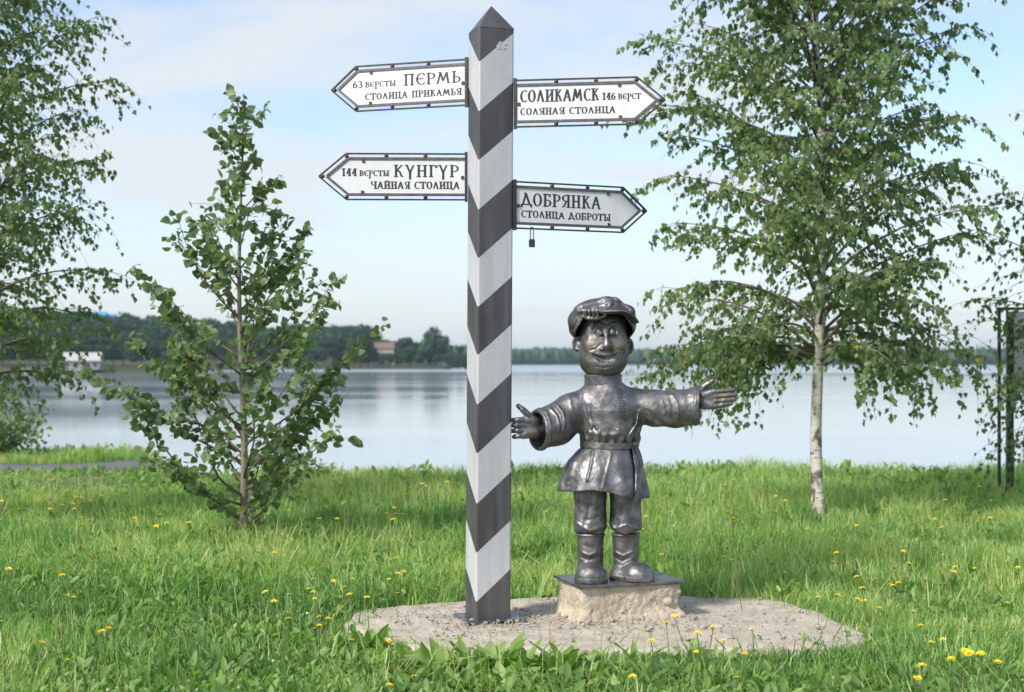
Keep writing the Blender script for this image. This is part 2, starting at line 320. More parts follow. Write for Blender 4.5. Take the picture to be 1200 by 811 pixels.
# asphalt path on the left, turning down the bank behind the sapling
pc = [(-26, 21.9), (-16, 21.4), (-10, 21.1), (-7.2, 21.05), (-5.8, 21.3), (-4.9, 22.2), (-4.3, 24.0)]
ctr = []
for i in range(len(pc)-1):
    for t in np.linspace(0, 1, 8, endpoint=False): ctr.append(np.array(pc[i])*(1-t)+np.array(pc[i+1])*t)
ctr = np.array(ctr); T = np.gradient(ctr, axis=0); T /= np.linalg.norm(T, axis=1)[:, None]; Nn = np.stack([-T[:, 1], T[:, 0]], 1)
rows = []
for s in (-0.72, -0.68, -0.24, 0.24, 0.68, 0.72):
    p = ctr+Nn*s; zt = np.maximum(ground(p[:, 0], p[:, 1]), ground(ctr[:, 0], ctr[:, 1]))+0.035; z = zt if abs(s) < 0.7 else zt-0.12
    rows.append(np.stack([p[:, 0], p[:, 1], z], 1))
V = np.stack(rows, 1).reshape(-1, 3); L = len(ctr)
Fq = [(i*6+k, (i+1)*6+k, (i+1)*6+k+1, i*6+k+1) for i in range(L-1) for k in range(5)]
tag(obj('path', V, [f[::-1] for f in Fq], M['asphalt'], smooth=True), kind='structure')

# ------------------------------------------------------------------ implicit surfaces (surface nets) for cast and carved shapes
def grid(lo, hi, h):
    ax = [np.arange(lo[i], hi[i]+h, h, dtype=np.float32) for i in range(3)]
    return ax[0][:, None, None], ax[1][None, :, None], ax[2][None, None, :]
def surfnet(S, lo, h):
    S = np.ascontiguousarray(S, dtype=np.float32); ins = S < 0
    c = np.zeros(tuple(n-1 for n in S.shape), np.int8)
    for a in (0, 1):
        for b in (0, 1):
            for d in (0, 1): c += ins[a:a+c.shape[0], b:b+c.shape[1], d:d+c.shape[2]]
    act = (c > 0) & (c < 8); idx = np.argwhere(act); n = len(idx)
    ids = np.full(c.shape, -1, np.int32); ids[act] = np.arange(n)
    acc = np.zeros((n, 3), np.float32); cnt = np.zeros(n, np.float32); i, j, k = idx.T
    cv = {(a, b, d): S[i+a, j+b, k+d] for a in (0, 1) for b in (0, 1) for d in (0, 1)}
    ed = []
    for a in (0, 1):
        for b in (0, 1): ed += [((0, a, b), (1, a, b)), ((a, 0, b), (a, 1, b)), ((a, b, 0), (a, b, 1))]
    for e0, e1 in ed:
        v0, v1 = cv[e0], cv[e1]; m_ = (v0 < 0) != (v1 < 0); t = np.where(m_, v0/(v0-v1+1e-20), 0)
        for q in range(3): acc[:, q] += np.where(m_, e0[q]+t*(e1[q]-e0[q]), 0)
        cnt += m_
    V = (idx+acc/cnt[:, None])*h+np.array(lo, np.float32)
    out_ = []
    for ax in range(3):
        s0 = [slice(None)]*3; s1 = [slice(None)]*3; s0[ax] = slice(0, -1); s1[ax] = slice(1, None)
        A, B = ins[tuple(s0)], ins[tuple(s1)]; E = np.argwhere(A != B); u, v = [(1, 2), (2, 0), (0, 1)][ax]
        ok = (E[:, u] > 0) & (E[:, v] > 0) & (E[:, u] < S.shape[u]-1) & (E[:, v] < S.shape[v]-1); E = E[ok]
        fl = A[tuple(E.T)]
        def cid(du, dv):
            e = E.copy(); e[:, u] -= du; e[:, v] -= dv; return ids[tuple(e.T)]
        q = np.stack([cid(1, 1), cid(0, 1), cid(0, 0), cid(1, 0)], 1); q[~fl] = q[~fl][:, ::-1]; out_.append(q)
    return V, np.vstack(out_)
def smin(a, b, k): h = np.clip(0.5+0.5*(b-a)/k, 0, 1); return b+(a-b)*h-k*h*(1-h)
def smax(a, b, k): return -smin(-a, -b, k)
def ell(x, y, z, c, r):
    k = np.sqrt(((x-c[0])/r[0])**2+((y-c[1])/r[1])**2+((z-c[2])/r[2])**2); return (k-1)*min(r)*0.5+(k-1)*0.5*np.mean(r)
def cap(x, y, z, a, b, ra, rb):
    a = np.array(a, np.float32); b = np.array(b, np.float32); d = b-a; L = float(d@d)+1e-9
    t = np.clip(((x-a[0])*d[0]+(y-a[1])*d[1]+(z-a[2])*d[2])/L, 0, 1)
    return np.sqrt((x-a[0]-t*d[0])**2+(y-a[1]-t*d[1])**2+(z-a[2]-t*d[2])**2)-(ra+(rb-ra)*t)
def chain(x, y, z, P, r):
    r = np.broadcast_to(r, (len(P),)); s = None
    for i in range(len(P)-1):
        c = cap(x, y, z, P[i], P[i+1], r[i], r[i+1]); s = c if s is None else np.minimum(s, c)
    return s
def poly_sdf(x, y, P):
    P = np.array(P, float); d = np.full(np.broadcast(x, y).shape, 1e9); s = np.zeros(d.shape, bool)
    for i in range(len(P)):
        a, b = P[i], P[(i+1) % len(P)]; e = b-a; t = np.clip(((x-a[0])*e[0]+(y-a[1])*e[1])/(e@e), 0, 1)
        d = np.minimum(d, np.hypot(x-a[0]-t*e[0], y-a[1]-t*e[1]))
        s ^= ((a[1] > y) != (b[1] > y)) & (x < (b[0]-a[0])*(y-a[1])/(b[1]-a[1]+1e-12)+a[0])
    return np.where(s, -d, d)

# ------------------------------------------------------------------ concrete slab and pedestal
slab_px = [(405, 730), (418, 711), (470, 706), (560, 703), (640, 700), (720, 697), (800, 697), (880, 698), (925, 706), (975, 722), (1010, 737), (1018, 744), (1008, 753), (940, 757), (860, 760), (760, 759), (690, 758), (576, 760), (500, 760), (470, 752), (430, 743)]
SLAB = [on_ground(px, py, 0.0) for px, py in slab_px]
lo, hi, h = (-1.25, 7.1, -0.22), (2.25, 9.45, 0.07), 0.0145
x, y, z = grid(lo, hi, h)
sh2 = poly_sdf(x, y, SLAB)+0.012*vnoise(x*9, y*9, 1.5)+0.02*vnoise(x*2.5, y*2.5, 4.5)
top = z-(0.010*vnoise(x*1.6, y*1.6, 0)+0.006*vnoise(x*8, y*8, 2)+0.0035*vnoise(x*30, y*30, 3)-0.004)
S = smax(smax(sh2+0.02*vnoise(x*11, y*11, z*14)+0.008*vnoise(x*30, y*30, z*30), top, 0.035), -(z+0.19), 0.01)
V, Q = surfnet(S+0*x*y*z, lo, h)
slab = obj('concrete_slab', V, Q, M['concrete'], smooth=True)
tag(slab, 'low rough concrete slab in the grass under the striped post and the statue', 'slab')
# pedestal block, turned 18 degrees
PC = np.array([0.635, 8.475]); PA = R(18.5); pu = np.array([math.cos(PA), math.sin(PA)]); pv = np.array([-math.sin(PA), math.cos(PA)])
lo, hi, h = (0.1, 8.0, -0.03), (1.2, 8.95, 0.215), 0.0085
x, y, z = grid(lo, hi, h)
u = (x-PC[0])*pu[0]+(y-PC[1])*pu[1]; v = (x-PC[0])*pv[0]+(y-PC[1])*pv[1]
fl = 0.035*sst(0.07, -0.02, z)
S = smax(np.abs(u)-(0.315+fl), np.abs(v)-(0.20+fl), 0.02)
S = S+0.011*vnoise(x*13, y*13, z*13)+0.006*vnoise(x*34, y*34, z*34)+0.004*vnoise(x*75, y*75, z*75)
pit = vnoise(x*42+9, y*42, z*42); S = S+0.011*np.clip(pit-0.45, 0, 1)
S = smax(S, z-0.199, 0.004)
stn = np.array([at(783, 705, 8.36)]).ravel()
S = np.minimum(S, ell(x, y, z, stn+np.array([0, 0.0, 0]), (0.032, 0.02, 0.022)))
V, Q = surfnet(S, lo, h)
ped = thing('pedestal', (PC[0], PC[1], 0), 'rough crumbling concrete block topped with a steel plate, carrying the statue', 'pedestal')
obj('block', V, Q, M['block'], ped, smooth=True)
cor = [(-0.335, -0.225), (0.33, -0.222), (0.328, 0.222), (-0.33, 0.225)]
def wavy(cor, n, amp):
    P = []
    for i in range(len(cor)):
        a, b = np.array(cor[i]), np.array(cor[(i+1) % len(cor)])
        for t in np.linspace(0, 1, n, endpoint=False): P.append(a*(1-t)+b*t+rng.normal(0, amp, 2))
    return np.array(P)
def plate(outl, z0, z1, frm, name, mt, parent):
    n = len(outl); c, au, av = frm; P = [c+p[0]*au+p[1]*av for p in outl]; V = [(p[0], p[1], zz) for zz in (z0, z1) for p in P]
    Fc = [tuple(range(n-1, -1, -1)), tuple(range(n, 2*n))]+[(i, (i+1) % n, n+(i+1) % n, n+i) for i in range(n)]
    return obj(name, V, Fc, mt, parent)
plate(wavy(cor, 14, 0.0018), 0.1995, 0.2125, (PC, pu, pv), 'steel_plate', M['steel'], ped)

# ------------------------------------------------------------------ striped post
FC = np.array([-0.208, 8.17]); TH = R(18.9); SZ = 0.2125
ur = np.array([math.cos(TH), math.sin(TH)]); ul = np.array([-math.sin(TH), math.cos(TH)])
pcn = FC+SZ/2*(ur+ul)
post = thing('striped_post', (pcn[0], pcn[1], 0.012), 'tall square post painted in dark grey and white chevron stripes with a pyramid top', 'post')
per = []     # perimeter points (local u,v from the front corner) with chevron distance from the front edge
rr_ = 0.011
def corner(cx, cy, a0):
    return [(cx+rr_*math.cos(a0+a), cy+rr_*math.sin(a0+a)) for a in np.linspace(0, math.pi/2, 4)]
e = SZ-rr_
per = corner(rr_, rr_, math.pi)+corner(e, rr_, 1.5*math.pi)+corner(e, e, 0)+corner(rr_, e, math.pi/2)
per = np.array(per)
def chev(p): # distance round from the front corner (u=v=0): rises along both faces, falls again behind
    u_, v_ = p; return min(max(u_, v_), SZ)
zb0 = lambda py: EYE-(py-424)*8.17/F
edges = [zb0(p) for p in (706, 648.5, 591, 532, 474.5, 416.5, 360, 303, 246, 188, 130.5, 72.6)]
ZT = 3.428; V = []; Fc = []; MI = []
leanx = 0.020/3.4
def W(u_, v_, zz):
    p = FC+u_*ur+v_*ul; return (p[0]+leanx*(zz), p[1], zz)
npz = len(per); rows = []
bnd = [0.012]+edges+[ZT]
for j, zb in enumerate(bnd):
    for p in per:
        zz = zb if j in (0, len(bnd)-1) else min(max(zb+0.185*(chev(p)/SZ), 0.012), ZT)
        V.append(W(p[0], p[1], zz))
for j in range(len(bnd)-1):
    for k in range(npz):
        Fc.append((j*npz+k, j*npz+(k+1) % npz, (j+1)*npz+(k+1) % npz, (j+1)*npz+k)); MI.append(0 if j % 2 == 0 else 1)
sh_ = obj('shaft', V, Fc, [M['paint_dark'], M['paint_white']], post, mi=MI)
capV = [W(SZ/2+(p[0]-SZ/2)*s, SZ/2+(p[1]-SZ/2)*s, zz) for s, zz in ((1.012, ZT-0.004), (1.012, ZT+0.002), (0.03, ZT+0.147)) for p in per]
capF = [(j*npz+k, j*npz+(k+1) % npz, (j+1)*npz+(k+1) % npz, (j+1)*npz+k) for j in range(2) for k in range(npz)]+[tuple(2*npz+k for k in range(npz)), tuple(range(npz-1, -1, -1))]
obj('pyramid_cap', capV, capF, M['paint_dark'], post)
plate(wavy([(-0.16, -0.115), (0.19, -0.115), (0.19, 0.19), (-0.16, 0.19)], 6, 0.001), 0.004, 0.0125, (pcn-0.02*ul, ur, ul), 'base_plate', M['steel'], post)
# worn patch on the upper white stripe
pt = []; c0 = np.array([0.135, 3.325])
for i in range(14):
    a_ = 2*math.pi*i/14; r_ = 0.026*(1+0.35*rng.normal()*0.6); pt.append((c0[0]+r_*math.cos(a_)*1.1, c0[1]+r_*math.sin(a_)*0.8))
m_ = mat('scuffed_paint', (0.40, 0.40, 0.42), (0.62, 0.62, 0.64), 90, 0.8, bump=0.6, bscale=150)
obj('scuff', [W(p[0], -0.0008, p[1]) for p in pt]+[W(p[0]*0.985+0.002, -0.0022, p[1]*0.999+0.0033) for p in pt], [tuple(range(14, 28))]+[(i, (i+1) % 14, 14+(i+1) % 14, 14+i) for i in range(14)], m_, post)

# ------------------------------------------------------------------ lettering in an old Slavonic hand: a broad nib run along strokes
def arc(cx, cy, rx, ry, a0, a1, n=12): return [(cx+rx*math.cos(R(a)), cy+ry*math.sin(R(a))) for a in np.linspace(a0, a1, n)]
def stem(x0, y0=0, y1=1): return ('s', [(x0, y0), (x0, y1)])
G = {
 'П': (.78, [stem(.16), stem(.62), ('t', [(.0, .98), (.78, .98)])]),
 'Е': (.66, [('n', arc(.42, .5, .34, .5, 42, 318, 16)), ('t', [(.1, .52), (.56, .52)])]),
 'Р': (.64, [stem(.16), ('n', [(.0, .99), (.3, .99)]+arc(.32, .73, .28, .26, 88, -92, 8)+[(.16, .47)])]),
 'М': (1.0, [('n', [(.02, .0), (.08, .03), (.27, .98)]), ('n', [(.27, 1), (.47, .2)]), ('n', [(.47, .2), (.74, 1)]), ('n', [(.73, 1), (.86, .0)]), ('t', [(.12, 1), (.3, 1)]), ('t', [(.78, 0), (.96, 0)]), ('t', [(-.04, 0), (.12, 0)])]),
 'Ь': (.62, [stem(.16), ('n', [(.16, .52)]+arc(.32, .27, .26, .25, 90, -90, 8)+[(.16, .02)])]),
 'Ы': (.92, [stem(.16), ('n', [(.16, .52)]+arc(.3, .27, .24, .25, 90, -90, 8)+[(.16, .02)]), stem(.78)]),
 'К': (.72, [stem(.16), ('n', [(.66, .97), (.54, .98), (.2, .5)]), ('n', [(.26, .55), (.44, .42), (.56, .05), (.7, .0)])]),
 'Ү': (.70, [('n', [(.04, 1), (.12, .97), (.34, .36)]), ('n', [(.68, .99), (.58, .97), (.35, .36)]), ('n', [(.345, .42), (.345, -.26)]), ('t', [(-.04, 1), (.2, 1)])]),
 'Н': (.78, [stem(.16), stem(.62), ('t', [(.16, .52), (.62, .52)])]),
 'Г': (.58, [stem(.16), ('t', [(.0, .98), (.56, .98)]), ('n', [(.54, 1.0), (.55, .78)])]),
 'С': (.64, [('n', arc(.40, .5, .33, .5, 48, 312, 16))]),
 'О': (.72, [('n', arc(.36, .5, .29, .5, 0, 360, 22))]),
 'Л': (.76, [('n', [(.03, .04), (.12, .03), (.36, .98)]), ('n', [(.35, 1), (.64, 0)]), ('t', [(.54, 0), (.76, 0)])]),
 'И': (.80, [stem(.16), stem(.64), ('t', [(.18, .2), (.62, .8)])]),
 'А': (.76, [('n', [(.05, .0), (.36, .98)]), ('n', [(.36, 1), (.64, 0)]), ('t', [(.16, .33), (.54, .33)]), ('t', [(.54, 0), (.76, 0)]), ('t', [(-.03, 0), (.14, 0)])]),
 'Д': (.84, [('n', [(.12, .1), (.36, .98)]), ('n', [(.36, 1), (.66, .1)]), ('t', [(.02, .08), (.82, .08)]), ('n', [(.04, .1), (.0, -.14)]), ('n', [(.78, .1), (.82, -.14)]), ('t', [(.2, 1), (.4, 1)])]),
 'Б': (.66, [stem(.16), ('t', [(.0, .98), (.56, .98)]), ('n', [(.55, 1.0), (.56, .8)]), ('n', [(.16, .52)]+arc(.34, .27, .27, .25, 90, -90, 8)+[(.16, .02)])]),
 'Я': (.72, [stem(.58), ('n', [(.58, .98)]+arc(.36, .74, .26, .24, 90, 270, 8)+[(.58, .5)]), ('n', [(.4, .5), (.2, .06), (.04, 0)])]),
 'Т': (.74, [('s', [(.37, 0), (.37, .98)]), ('t', [(.02, .98), (.72, .98)]), ('n', [(.02, 1), (.0, .78)]), ('n', [(.72, 1), (.74, .78)])]),
 'В': (.64, [stem(.16), ('n', [(.0, .99), (.28, .99)]+arc(.3, .77, .22, .22, 90, -90, 7)+[(.2, .54)]), ('n', [(.2, .54)]+arc(.32, .27, .27, .26, 90, -90, 8)+[(.16, .01)])]),
 'Ц': (.86, [stem(.16), stem(.62), ('t', [(.1, .02), (.82, .02)]), ('n', [(.8, .04), (.84, -.2)])]),
 'Ч': (.74, [('n', [(.06, 1), (.12, .62), (.3, .46), (.56, .52)]), stem(.58), ('t', [(.0, 1), (.2, 1)])]),
 '1': (.46, [stem(.24), ('n', [(.06, .8), (.24, .98)])]),
 '4': (.66, [('n', [(.42, .98), (.06, .3)]), ('t', [(.03, .3), (.64, .3)]), ('s', [(.46, 0), (.46, .98)])]),
 '6': (.62, [('n', [(.5, .97), (.22, .8), (.1, .5), (.08, .3)]), ('n', arc(.32, .28, .23, .28, 0, 360, 16))]),
 '3': (.58, [('n', arc(.26, .76, .22, .22, 140, -90, 10)), ('n', arc(.26, .27, .26, .27, 90, -140, 10))]),
 ' ': (.38, []),
}
G['Й'] = (G['И'][0], G['И'][1]+[('n', arc(.4, 1.22, .16, .12, 200, 340, 6))])
G['р'] = (.64, [('s', [(.16, -.42), (.16, 1)]), G['Р'][1][1]])
for a_, b_ in zip('вестыл', 'ВЕСТЫЛ'): G[a_] = G[b_]
def text_poly(txt, x0, x1, base, hgt, thick=0.20, thin=0.06):
    """list of 2-D quads in sign coordinates"""
    wid = sum(G[c][0]+.13 for c in txt)-.13; sx = (x1-x0)/wid; out_ = []; xx = 0
    kx = 1.30 if hgt < .05 else 1.0; th, tn = thick*hgt*kx, thin*hgt*kx*1.25
    def seg(P, wfun):
        P = np.array(P, float); D = np.gradient(P, axis=0); D /= np.linalg.norm(D, axis=1)[:, None]+1e-9; Nv = np.stack([-D[:, 1], D[:, 0]], 1)
        wd = np.array([wfun(d) for d in D])/2; Lf, Rt = P+Nv*wd[:, None], P-Nv*wd[:, None]
        for i in range(len(P)-1): out_.append((wi, [Lf[i], Lf[i+1], Rt[i+1], Rt[i]]))
    wi = 0
    for c in txt:
        gw, st = G[c]; wi += c == ' '
        for kind, P in st:
            Q_ = [(x0+(xx+p[0])*sx, base+p[1]*hgt) for p in P]
            if kind == 's':
                seg(Q_, lambda d: th)
                for qx, qy in (Q_[0], Q_[-1]): seg([(qx-th*.95, qy), (qx+th*.95, qy)], lambda d: tn*1.25)
            elif kind == 't': seg(Q_, lambda d: tn*1.3)
            else: seg(Q_, lambda d: tn+(th-tn)*abs(d[1])**1.6*(1.0 if d[0]*d[1] < 0.25 else 0.75))
        xx += gw+.13
    return out_

def sign(name, pivot, zc, ang, side, lines, label, rust_clip=False):
    """side -1: arrow to the left; ang: turn away from the camera (degrees)"""
    H = 0.281; a = R(ang); U = np.array([side*math.cos(a), math.sin(a), 0]); Zv = np.array([0, 0, 1.]); Nf = np.cross(U, Zv)
    if Nf[1] > 0: Nf = -Nf
    O = np.array([pivot[0], pivot[1], zc]); P3 = lambda u_, v_, n_=0: O+U*u_+Zv*v_+Nf*n_
    t = thing(name, O, label, 'sign', 'arrow signs on the striped post')
    LS, LT = 0.70, 0.872; hh = H/2-0.006
    def bar(mb, p, q, wv, wn):
        d = unit(q-p); s_ = unit(np.cross(d, Nf)); c = (p+q)/2; mb.add(*box_axes(c, d*np.linalg.norm(q-p)/2, s_*wv/2, Nf*wn/2))
    mb = MB()
    op = [(0.004, hh), (LS, hh), (LT-0.012, 0), (LS, -hh), (0.004, -hh)]
    for i in range(4): bar(mb, P3(*op[i]), P3(*op[i+1]), 0.009, 0.012+0.001*(i % 2))
    mb.obj('outer_frame', M['iron'], t)
    mb = MB(); ih = 0.106; LI, LIT = 0.688, 0.815
    ip = [(0.004, ih), (LI, ih), (LIT, 0), (LI, -ih), (0.004, -ih)]
    for i in range(4): bar(mb, P3(*ip[i]), P3(*ip[i+1]), 0.015, 0.017+0.001*(i % 2))
    mb.obj('inner_frame', M['iron_grey'], t)
    mb = MB(); bar(mb, P3(-0.004, -hh-0.012), P3(-0.004, hh+0.012), 0.017, 0.022); mb.obj('bracket', M['iron'], t)
    pp = [(0.006, ih-.004), (LI-.002, ih-.004), (LIT-.008, 0), (LI-.002, -ih+.004), (0.006, -ih+.004)]
    V = [P3(p[0], p[1], n_) for n_ in (-0.003, 0.003) for p in pp]; n = 5
    obj('panel', V, [(4, 3, 2, 1, 0), (5, 6, 7, 8, 9)]+[(i, (i+1) % n, n+(i+1) % n, n+i) for i in range(n)], M['panel'], t)
    for bu, bv in [(0.235, 0.1215), (0.465, 0.1215), (0.235, -0.1215), (0.465, -0.1215), (0.697, 0.119), (0.697, -0.119), (0.838, 0)]:
        o = obj('iron_bead', *ball(P3(bu, bv), 0.0125, 10, 7), M['iron'], t, smooth=True)
    for bu, bv in [(0.60, ih-0.014), (0.605, -ih+0.014), (0.018, -0.004)]:
        mb = MB(); bar(mb, P3(bu-0.008, bv, 0.006), P3(bu+0.008, bv, 0.006), 0.018, 0.006); mb.obj('clip', M['rust'] if bv > 0 or rust_clip else M['iron'], t)
    for txt, xa, xb, base, hg in lines:
        mb = MB(); cnt = 0
        words = {}
        for wd_, q in text_poly(txt, xa, xb, base*H, hg*H): words.setdefault(wd_, []).append(q)
        for wd_, qs in words.items():
            mb = MB()
            for cnt, q in enumerate(qs):
                zo = 0.0036+0.00003*(cnt % 7); mb.add([P3(abs(p[0]), p[1], zo) for p in q], [(0, 1, 2, 3)])
            o = mb.obj('lettering', M['ink'], t)
    return t, P3
LP = W(0, SZ, 0)[:2]; RP = W(SZ, 0, 0)[:2]
def pvt(p, dx_, dz): return (p[0]+leanx*dz+dx_, p[1])
# text x positions are measured from the post; on the left-hand signs they run towards it (negative)
c1 = lambda x_: -(1160-x_)/915*.70
sign('arrow_sign', pvt(LP, -0.012, 3.1), 3.145, 17, -1, [('63', c1(220), c1(298), .02, .14), ('версты', c1(325), c1(580), .02, .108), ('ПЕРМЬ', c1(650), c1(1115), .012, .228), ('СТОЛИЦА ПРИКАМЬЯ', c1(325), c1(1125), -.25, .130)],
     'white arrow sign pointing left reading ПЕРМЬ, upper one on the left of the post')
c2 = lambda x_: -(1165-x_)/920*.70
sign('arrow_sign', pvt(LP, -0.012, 2.6), 2.588, -1.5, -1, [('144', c2(213), c2(325), .015, .147), ('версты', c2(348), c2(573), .015, .11), ('КҮНГҮР', c2(612), c2(1110), .0, .237), ('ЧАЙНАЯ СТОЛИЦА', c2(437), c2(1118), -.25, .142)],
     'white arrow sign pointing left reading КУНГУР, lower one on the left of the post')
c3 = lambda x_: (x_-35)/900*.70
sign('arrow_sign', pvt(RP, 0.012, 3.0), 2.995, -8, 1, [('СОЛИКАМСК', c3(70), c3(655), .03, .235), ('146', c3(682), c3(775), .035, .135), ('верст', c3(797), c3(962), .04, .105), ('СОЛЯНАЯ СТОЛИЦА', c3(70), c3(775), -.235, .128)],
     'white arrow sign pointing right reading СОЛИКАМСК, upper one on the right of the post')
c4 = lambda x_: (x_-30)/915*.70
_, P4 = sign('arrow_sign', pvt(RP, 0.012, 2.4), 2.409, 23, 1, [('ДОБРЯНКА', c4(80), c4(748), -.0, .25), ('СТОЛИЦА ДОБРОТЫ', c4(78), c4(832), -.245, .135)],
     'greyer arrow sign pointing right reading ДОБРЯНКА, lower one on the right with a padlock')
pb = P4(0.105, -0.135-0.0); lockt = thing('padlock', pb, 'small dark padlock hanging from the lower bar of the ДОБРЯНКА sign', 'padlock')
Ux = unit(P4(1, 0)-P4(0, 0)); Zx = np.array([0, 0, 1.])
sp = [pb+Ux*0.0095*math.cos(a_)+Zx*(0.009*math.sin(a_)+0.0) for a_ in np.linspace(0, math.pi, 9)]
sp = [pb+Ux*0.0095-Zx*0.062]+sp+[pb-Ux*0.0095-Zx*0.062]
obj('shackle', *tube(sp, 0.003, 6), M['rust'], lockt, smooth=True)
mb = MB(); Nx = np.cross(Ux, Zx); cpt = pb-Zx*0.083
prof = [(-.016, -.024), (.016, -.024), (.017, -.02), (.017, .018), (.013, .023), (-.013, .023), (-.017, .018), (-.017, -.02)]
V = [cpt+Ux*p[0]*s+Zx*p[1]*s+Nx*n_ for n_, s in ((-.009, .9), (-.006, 1), (.006, 1), (.009, .9)) for p in prof]
obj('body', V, [tuple(range(7, -1, -1)), tuple(24+k for k in range(8))]+[(j*8+k, j*8+(k+1) % 8, (j+1)*8+(k+1) % 8, (j+1)*8+k) for j in range(3) for k in range(8)], M['lock'], lockt)

# ------------------------------------------------------------------ bronze statue (local frame: x right, y away from the viewer, z up from the plate)
SO = np.array([0.547, 8.45, 0.2125])
sx = lambda px: (px-708)/197.3
szz = lambda py: (678-py)/197.3
XZ = lambda pts: [(sx(a), szz(b)) for a, b in pts]
statue = thing('statue', SO, 'bronze statue of a smiling man in cap, belted shirt and boots, arms spread', 'statue')
def dist2(x, z, P):
    d = None
    for i in range(len(P)-1):
        a, b = np.array(P[i]), np.array(P[i+1]); e = b-a; t = np.clip(((x-a[0])*e[0]+(z-a[1])*e[1])/(e@e+1e-12), 0, 1)
        q = np.hypot(x-a[0]-t*e[0], z-a[1]-t*e[1]); d = q if d is None else np.minimum(d, q)
    return d
def emb(S, x, y, z, pts, w_, A, y0=0.0, px=True):
    """raise (A>0) or sink (A<0) a soft line over the front of a form"""
    P = XZ(pts) if px else pts; return S-A*np.exp(-(dist2(x, z, P)/w_)**2)*sst(y0+.02, y0-.02, y)
def bpart(name, S, lo, h, parent, wear=None, mt=None):
    V, Q = surfnet(S, lo, h); V = V.astype(float)
    wr = np.zeros(len(V)) if wear is None else wear(V)
    return obj(name, V+SO, Q, mt or M['bronze'], parent, smooth=True, attrs={'wear': wr})

# --- body: head, neck and hands in one mesh
h = 0.0036; lo = (-.235, -.235, 1.12); hi = (.205, .17, 1.62); x, y, z = grid(lo, hi, h)
hx = -.006
def sup(x, y, z, c, r, p, q):
    return ((np.abs((x-c[0])/r[0])**p+np.abs((y-c[1])/r[1])**p+np.abs((z-c[2])/r[2])**q)**(1/p)-1)*.13
S = sup(x, y, z, (hx, .0, 1.395), (.140, .142, .198), 2.5, 4.2)
S = smin(S, ell(x, y, z, (hx, -.012, 1.325), (.145, .138, .120)), .03)
S = smin(S, ell(x, y, z, (hx+.012, -.075, 1.262), (.085, .075, .06)), .04)
fy = lambda X_, Z_: -.143*(max(1-abs((X_-hx)/.139)**2.5-abs((Z_-1.40)/.205)**3.2, .05))**(1/2.5)
def fp(px, py, dy=0.): X_, Z_ = sx(px), szz(py); return (X_, fy(X_, Z_)+dy, Z_)
S = smin(S, cap(x, y, z, (hx+.003, .01, 1.10), (hx, 0, 1.25), .098, .098), .012)
for ex in (-.035, .041):
    S = smax(S, -ell(x, y, z, (ex, -.150, 1.458), (.031, .026, .039)), .008)
    S = np.minimum(S, ell(x, y, z, (ex, -.119, 1.456), (.027, .022, .034)))
for X0 in (sx(694), sx(724)): S = smin(S, ell(x, y, z, (X0, -.106, 1.387), (.042, .032, .040)), .03)
for P_ in ([(692.5, 385.5), (696, 381.5), (701, 380), (707, 382)], [(711, 382), (716, 380), (721, 380.5), (726.5, 385)]): S = smin(S, chain(x, y, z, [fp(a, b, -.006) for a, b in P_], [.005, .009, .009, .006]), .006)
for cx_ in (701, 716.2):
    P_ = [fp(cx_+5.8*math.cos(a), 390-6.8*math.sin(a), -.003) for a in np.linspace(-.35, math.pi+.35, 9)]; S = smin(S, chain(x, y, z, P_, .0036), .003)
    P_ = [fp(cx_+5.2*math.cos(a), 391-6.3*math.sin(a), .004) for a in np.linspace(math.pi+.4, 2*math.pi-.4, 6)]; S = smin(S, chain(x, y, z, P_, .0036), .004)
S = smin(S, chain(x, y, z, [fp(708.8, 385, .006), fp(708.8, 395, -.010), fp(708.8, 404, -.030)], [.008, .012, .021]), .016)
S = smin(S, ell(x, y, z, fp(708.8, 406.5, -.028), (.023, .024, .021)), .012)
for px_ in (703.4, 714.2): S = smin(S, ell(x, y, z, fp(px_, 409, -.012), (.013, .016, .011)), .006)
# mouth: open smile
S = smax(S, -chain(x, y, z, [fp(a, b, -.012) for a, b in [(691.5, 414.5), (696, 418), (702, 420.6), (707, 421.4), (712.5, 420.6), (718, 418), (722, 414.5)]], [.004, .012, .019, .021, .019, .012, .004]), .004)
up_ = [(688.5, 411.3), (694, 413.8), (700.5, 415.0), (706.5, 415.3), (712.5, 415.0), (719, 413.8), (724.5, 411.5)]
lo_ = [(690.5, 414.5), (693.5, 420.5), (699.5, 425.3), (707, 427.3), (714.5, 425.3), (720, 420.5), (722.8, 414.8)]
S = smin(S, chain(x, y, z, [fp(a, b, -.006) for a, b in up_], [.003, .0045, .0058, .0055, .0058, .0045, .003]), .004)
S = smin(S, chain(x, y, z, [fp(a, b, -.007) for a, b in lo_], [.004, .006, .008, .0085, .008, .006, .004]), .005)
for P_ in ([(702, 404), (697, 409), (690, 411)], [(715.5, 404), (720, 409), (726, 411)], [(697, 429.5), (706, 431), (716, 429.5)]): S = emb(S, x, y, z, P_, .005, -.003)
